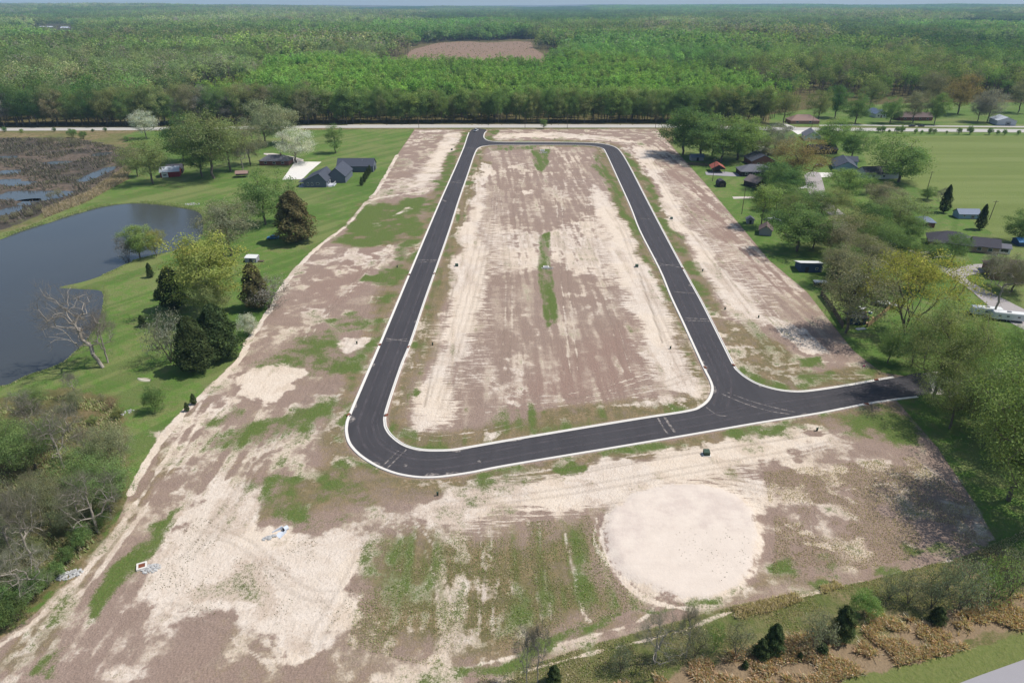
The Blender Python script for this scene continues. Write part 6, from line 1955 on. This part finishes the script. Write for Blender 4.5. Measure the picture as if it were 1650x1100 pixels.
for u, v, lb in [(705, 798, 'small utility pedestal on sand below the road bend'), (697, 556, 'small utility pedestal inside the loop near the left road'), (575, 554, 'small utility pedestal left of the left road'), (1168, 499, 'small utility pedestal right of the right road at the trench end'), (1080, 562, 'small utility pedestal inside the loop at the trench end by the right road'),
                 (1316, 694, 'small utility pedestal on the sand heap below the side road'), (640, 431, 'small utility pedestal by the green patch left of the left road'), (983, 228, 'small utility pedestal outside the far bend'), (894, 225, 'small utility pedestal on the sand along the far cross road'), (1132, 437, 'small utility pedestal on sand at the middle of the right strip'), (1222, 512, 'small utility pedestal at the end of the right sand strip')]:
    pedestal(u, v, lb)
def inlet(u, v, rz, label):
    x, y = P(u, v)
    r = tag(empty("kerb_inlet", (x, y, .0), math.radians(rz)), label, "drain")
    box("hood", -.55, .55, .02, .5, .0, .24, M('rust'), r, .02)
    box("grate", -.5, .5, -.4, .015, .02, .062, M('black'), r)
    for k in range(5):
        box("bar", -.44 + k * .2, -.38 + k * .2, -.36, -.02, .063, .075, M('steel'), r)
for u, v, rz, lb in [(563, 669, 66, 'kerb inlet on the outer kerb before the left bend'), (621, 669, -112, 'kerb inlet on the inner kerb before the left bend'), (1137, 592, 116, 'kerb inlet on the inner kerb before the junction'), (1181, 589, -62, 'kerb inlet on the outer kerb at the junction curve'), (1413, 613, 10, 'kerb inlet on the upper kerb of the side road'), (1395, 650, 190, 'kerb inlet on the lower kerb of the side road'),
                     (660, 443, 66, 'kerb inlet halfway along the left road, outer side'), (699, 441, -112, 'kerb inlet halfway along the left road, inner side'), (1099, 433, -62, 'kerb inlet halfway along the right road, outer side'), (613, 556, 66, 'kerb inlet on the outer kerb lower on the left road'), (657, 559, -112, 'kerb inlet on the inner kerb lower on the left road')]:
    inlet(u, v, rz, lb)

# drain outlets with stones
STONE = [plain("stone_%d" % k, c, .9, var=.15, scale=2) for k, c in enumerate((C(186, 184, 180), C(164, 162, 160), C(200, 198, 194)))]
def riprap(u, v, rx, ry, n, rot, name="riprap"):
    x0, y0 = P(u, v)
    rg = np.random.default_rng(int(u * 7 + v))
    V, F, mi = [], [], []
    for i in range(n):
        a, q = rg.uniform(0, 6.28), rg.random() ** .5
        lx, ly = rx * q * math.cos(a), ry * q * math.sin(a)
        x, y = x0 + lx * math.cos(rot) - ly * math.sin(rot), y0 + lx * math.sin(rot) + ly * math.cos(rot)
        s = rg.uniform(.09, .22)
        k = len(V)
        z = gz(x, y)
        for p in [(-1, -1, -.6), (1, -1, -.6), (1, 1, -.6), (-1, 1, -.6), (-.7, -.7, .6), (.7, -.7, .6), (.7, .7, .6), (-.7, .7, .6)]:
            j = rg.uniform(.7, 1.25, 3)
            V.append((x + p[0] * s * j[0], y + p[1] * s * j[1], z + .08 + p[2] * s * j[2]))
        F += [tuple(k + i2 for i2 in f) for f in box_data(0, 1, 0, 1, 0, 1)[1]]
        mi += [rg.integers(0, 3)] * 6
    o = mesh_obj(name, V, F, STONE[0])
    for m_ in STONE[1:]:
        o.data.materials.append(m_)
    o.data.polygons.foreach_set("material_index", np.array(mi, np.int32))
    return tag(o, kind="stuff")
riprap(244, 916, 1.5, 1.0, 110, .3)
riprap(112, 926, 2.0, 1.0, 120, .4)
riprap(434, 866, 1.2, .5, 50, .5)
riprap(876, 246, 3.0, 2.5, 60, 0)
riprap(883, 432, 2.2, 1.0, 60, 0)
riprap(310, 329, 3.4, 2.6, 60, 0)
def catch_basin(u, v, s, rz, label, grate='rust'):
    x, y = P(u, v)
    r = tag(empty("catch_basin", (x, y, gz(x, y) - .05), math.radians(rz)), label, "drain")
    for a in ((-s, s, -s, -s + .28), (-s, s, s - .28, s), (-s, -s + .28, -s + .281, s - .281), (s - .28, s, -s + .281, s - .281)):
        box("rim", *a, 0, .42, conc, r)
    box("grate", -s + .29, s - .29, -s + .29, s - .29, .2, .3, M(grate), r)
    return r
catch_basin(229, 913, .8, 25, 'square concrete drain box with a rusty grate in the green strip', 'rust')
catch_basin(874, 243, 1.5, 0, 'pale concrete drain box in the upper grass swale', 'steel')
catch_basin(880, 431, 1.0, 0, 'pale concrete drain box in the middle grass swale', 'steel')
x, y = P(452, 858)
r = tag(empty("culvert_outlet", (x, y, gz(x, y) - .05), math.radians(-40)), 'pale flared concrete culvert outlet beside the sand basin', 'culvert')
V = [(a_ * .7, c_ * .7, z_ * .6) for a_, c_, z_ in [(-1.6, -1.3, .05), (1.6, -1.3, .05), (.75, 1.2, .05), (-.75, 1.2, .05), (-1.6, -1.3, .25), (1.6, -1.3, .25), (.75, 1.2, 1.2), (-.75, 1.2, 1.2)]]
mesh_obj("apron", V[:4], [(0, 1, 2, 3)], plain("pale_concrete", C(206, 212, 220), .8), r)
mesh_obj("wing_wall", [V[0], V[3], V[7], V[4]] + [(a - .15, c, z) for a, c, z in (V[0], V[3], V[7], V[4])], box_data(0, 1, 0, 1, 0, 1)[1], MATS["pale_concrete"], r)
mesh_obj("wing_wall", [V[1], V[2], V[6], V[5]] + [(a + .15, c, z) for a, c, z in (V[1], V[2], V[6], V[5])], box_data(0, 1, 0, 1, 0, 1)[1], MATS["pale_concrete"], r)
pv, pf = cyl_data((0, .7, .36), (0, 1.5, .36), .42, .42, 16)
multi("pipe", [(pv, pf)], MATS["pale_concrete"], r)
multi("pipe_mouth", [cyl_data((0, .68, .36), (0, .695, .36), .34, .34, 16)], M('black'), r)

# small things
x, y = P(233, 612)
r = tag(empty("rowing_boat", (x, y, gz(x, y)), math.radians(75)), 'small pale upturned boat lying on the lower lawn', 'boat')
n = 10
V, F = [], []
for i in range(n + 1):
    t = i / n
    w = .75 * math.sin(math.pi * min(1, max(0, .08 + .84 * t))) ** .7
    yy = -1.9 + 3.8 * t
    V += [(-w, yy, 0), (-w * .7, yy, .3), (0, yy, .42), (w * .7, yy, .3), (w, yy, 0)]
for i in range(n):
    for k in range(4):
        F.append((i * 5 + k, i * 5 + k + 1, i * 5 + k + 6, i * 5 + k + 5))
mesh_obj("hull", V, F, plain("boat_cream", C(214, 204, 180), .6), r, True)
box("keel", -.03, .03, -1.8, 1.8, .40, .50, M('wood'), r)
x, y = P(1389, 594)
r = tag(empty("survey_flag", (x, y, gz(x, y))), 'pink survey flag on a stake near the site corner', 'flag')
box("stake", -.03, .03, -.03, .03, 0, 1.1, M('wood'), r)
box("flag", .032, .6, -.01, .01, .65, 1.1, M('pink'), r)
x, y = P(787, 207)
r = tag(empty("street_sign", (x, y, gz(x, y))), 'small street sign at the entrance of the new road', 'sign')
multi("post", [cyl_data((0, 0, 0), (0, 0, 3.0), .05, .05, 6)], M('steel'), r)
box("blade", -.5, .5, -.02, .02, 2.55, 2.85, M('green_box'), r)
box("blade", -.02, .02, -.5, .5, 2.2, 2.5, M('green_box'), r)
riprap(205, 664, 1.6, .8, 26, .9, "rubble_heap")
# ------------------------------------------------------------------ ground cover stuff: grass tufts, orange grass, marsh stems
def blade_field(name, poly, n, hmin, hmax, width, cols, seed, lean=.5, dens=None, mask=None):
    rg = np.random.default_rng(seed)
    lo, hi = poly.min(0), poly.max(0)
    P_ = []
    tot = 0
    while tot < n:
        q = rg.uniform(lo, hi, (n * 2, 2))
        k = inside(q[:, 0], q[:, 1], poly)
        if dens is not None:
            k &= rg.random(len(q)) < dens(q[:, 0], q[:, 1])
        q = q[k]
        if len(q) == 0:
            break
        P_.append(q)
        tot += len(q)
    q = np.vstack(P_)[:n]
    n = len(q)
    z = ground_z(q[:, 0], q[:, 1]) - .03
    h = rg.uniform(hmin, hmax, n)
    a = rg.uniform(0, 6.28, n)
    w = width * rg.uniform(.6, 1.4, n)
    d = np.stack([np.cos(a), np.sin(a)], 1)
    la = rg.normal(0.6, .9, n)
    le = (rg.random(n) * lean * h)[:, None] * np.stack([-np.cos(la), -np.sin(la)], 1)
    b0 = np.column_stack([q - d * w[:, None], z])
    b1 = np.column_stack([q + d * w[:, None], z])
    t1 = np.column_stack([q + d * w[:, None] * .55 + le, z + h])
    t0 = np.column_stack([q - d * w[:, None] * .55 + le, z + h * .92])
    V = np.stack([b0, b1, t1, t0], 1).reshape(-1, 3)
    F = np.arange(4 * n).reshape(n, 4)
    me = np_mesh(name, V, F, LEAF)
    c = np.array(cols)[rg.integers(0, len(cols), n)] * rg.uniform(.75, 1.25, (n, 1))
    set_attr(me, "tint", np.column_stack([c, np.ones(n)]).repeat(4, 0))
    o = link(bpy.data.objects.new(name, me))
    o.color = (1, 1, 1, 1)
    return tag(o, kind="stuff")

patchy = lambda sc, sd, t: (lambda x, y: sstep(t - .08, t + .08, fbm(x / sc, y / sc, 3, sd)))
blade_field("orange_grass", PA([(960, 1118), (1060, 1078), (1200, 1045), (1330, 1012), (1400, 985), (1500, 1000), (1655, 955), (1680, 1008), (1560, 1044), (1440, 1074), (1290, 1112)]), 32000, .35, .85, .06,
            [(.62, .40, .25), (.66, .45, .30), (.52, .34, .22), (.62, .54, .42), (.42, .38, .24)], 1, 1.5, patchy(3, 3, .5))
blade_field("orange_grass", PA([(1150, 985), (1300, 950), (1345, 935), (1360, 945), (1200, 1000)]), 3500, .3, .7, .06, [(.58, .46, .33), (.62, .5, .38)], 4, .8, patchy(4, 13, .47))
blade_field("dry_grass", PA([(700, 1105), (840, 1076), (960, 1036), (1180, 978), (1400, 935), (1560, 893), (1660, 850), (1660, 960), (1400, 985), (1200, 1045), (985, 1110)]), 26000, .08, .3, .06,
            [(.44, .40, .24), (.56, .48, .34), (.36, .38, .2), (.6, .5, .38), (.5, .4, .3)], 2, .7, patchy(6, 5, .44))
blade_field("dry_grass", PA([(600, 870), (760, 850), (950, 830), (990, 930), (1040, 975), (850, 1040), (700, 1075), (560, 1040)]), 26000, .08, .28, .05,
            [(.34, .36, .15), (.5, .44, .27), (.28, .36, .12), (.6, .52, .38)], 3, .7, patchy(5, 8, .47))
blade_field("dry_grass", PA([(1230, 760), (1470, 735), (1570, 815), (1600, 868), (1400, 915), (1240, 935), (1250, 860)]), 26000, .08, .3, .05, [(.58, .45, .35), (.64, .52, .42), (.46, .36, .28), (.5, .44, .3)], 6, .8, patchy(5, 9, .42))
blade_field("weeds", PA([(190, 900), (300, 830), (590, 880), (590, 960), (480, 1060), (330, 1000), (250, 960)]), 1300, .06, .22, .07, [(.12, .13, .06), (.15, .14, .08)], 7, .6, patchy(7, 12, .56))
blade_field("weeds", PA([(1095, 900), (1080, 860), (1130, 845), (1200, 850), (1215, 900), (1160, 940)]), 150, .05, .2, .07, [(.16, .14, .1), (.12, .13, .06)], 8, .6)
blade_field("marsh_stems", PA([(-200, 232), (0, 224), (120, 224), (200, 240), (205, 262), (180, 285), (125, 318), (55, 348), (0, 366), (-200, 400)]), 22000, .4, 1.7, .22,
            [(.16, .135, .115), (.2, .17, .14), (.12, .105, .095), (.24, .2, .17), (.15, .15, .1)], 9, .8, lambda x, y: np.where(np.min([sdist(x, y, p) for p in pools], axis=0) > .6, sstep(.36, .5, fbm(x / 9, y / 9, 3, 15)), 0))
blade_field("reed_band", PA([(70, 338), (140, 312), (200, 272), (212, 272), (205, 290), (140, 326), (72, 352)]), 7000, .6, 1.6, .12, [(.42, .32, .22), (.36, .28, .2), (.46, .38, .28)], 10, .6)
blade_field("bank_grass", PA([(0, 600), (120, 540), (170, 460), (230, 405), (330, 370), (330, 335), (260, 322), (150, 330), (0, 378), (0, 386), (150, 338), (250, 331), (318, 343), (322, 378), (300, 396), (235, 414), (165, 442), (168, 468), (168, 495), (140, 552), (95, 590), (0, 625)]),
            9000, .15, .5, .08, [(.28, .36, .13), (.32, .37, .15), (.44, .41, .24)], 11, .5, lambda x, y: np.where(sdist(x, y, pond) > .3, 1 - sstep(.8, 4.5, sdist(x, y, pond)), 0.0))
blade_field("thicket_grass", thick, 14000, .2, .8, .1, [(.4, .4, .2), (.46, .39, .26), (.32, .38, .16)], 12, .7, patchy(6, 19, .42))

# slash and small brush on the far clearing
blade_field("slash", CLEAR, 1500, .4, 1.6, .9, [(.3, .24, .18), (.24, .23, .14), (.36, .28, .22)], 13, .8)

# ------------------------------------------------------------------ the air
hz, nt, out = new_mat("haze")
nb = NB(nt)
vol = nb.n("ShaderNodeVolumePrincipled")
vol.inputs["Color"].default_value = (.46, .72, 1.0, 1)
vol.inputs["Density"].default_value = HAZE
vol.inputs["Anisotropy"].default_value = .0
nb.link(vol.outputs[0], out.inputs["Volume"])
v, f = box_data(-13500, 13500, -600, 16000, -4, 130)
haze = tag(mesh_obj("haze", v, f, hz), kind="stuff")
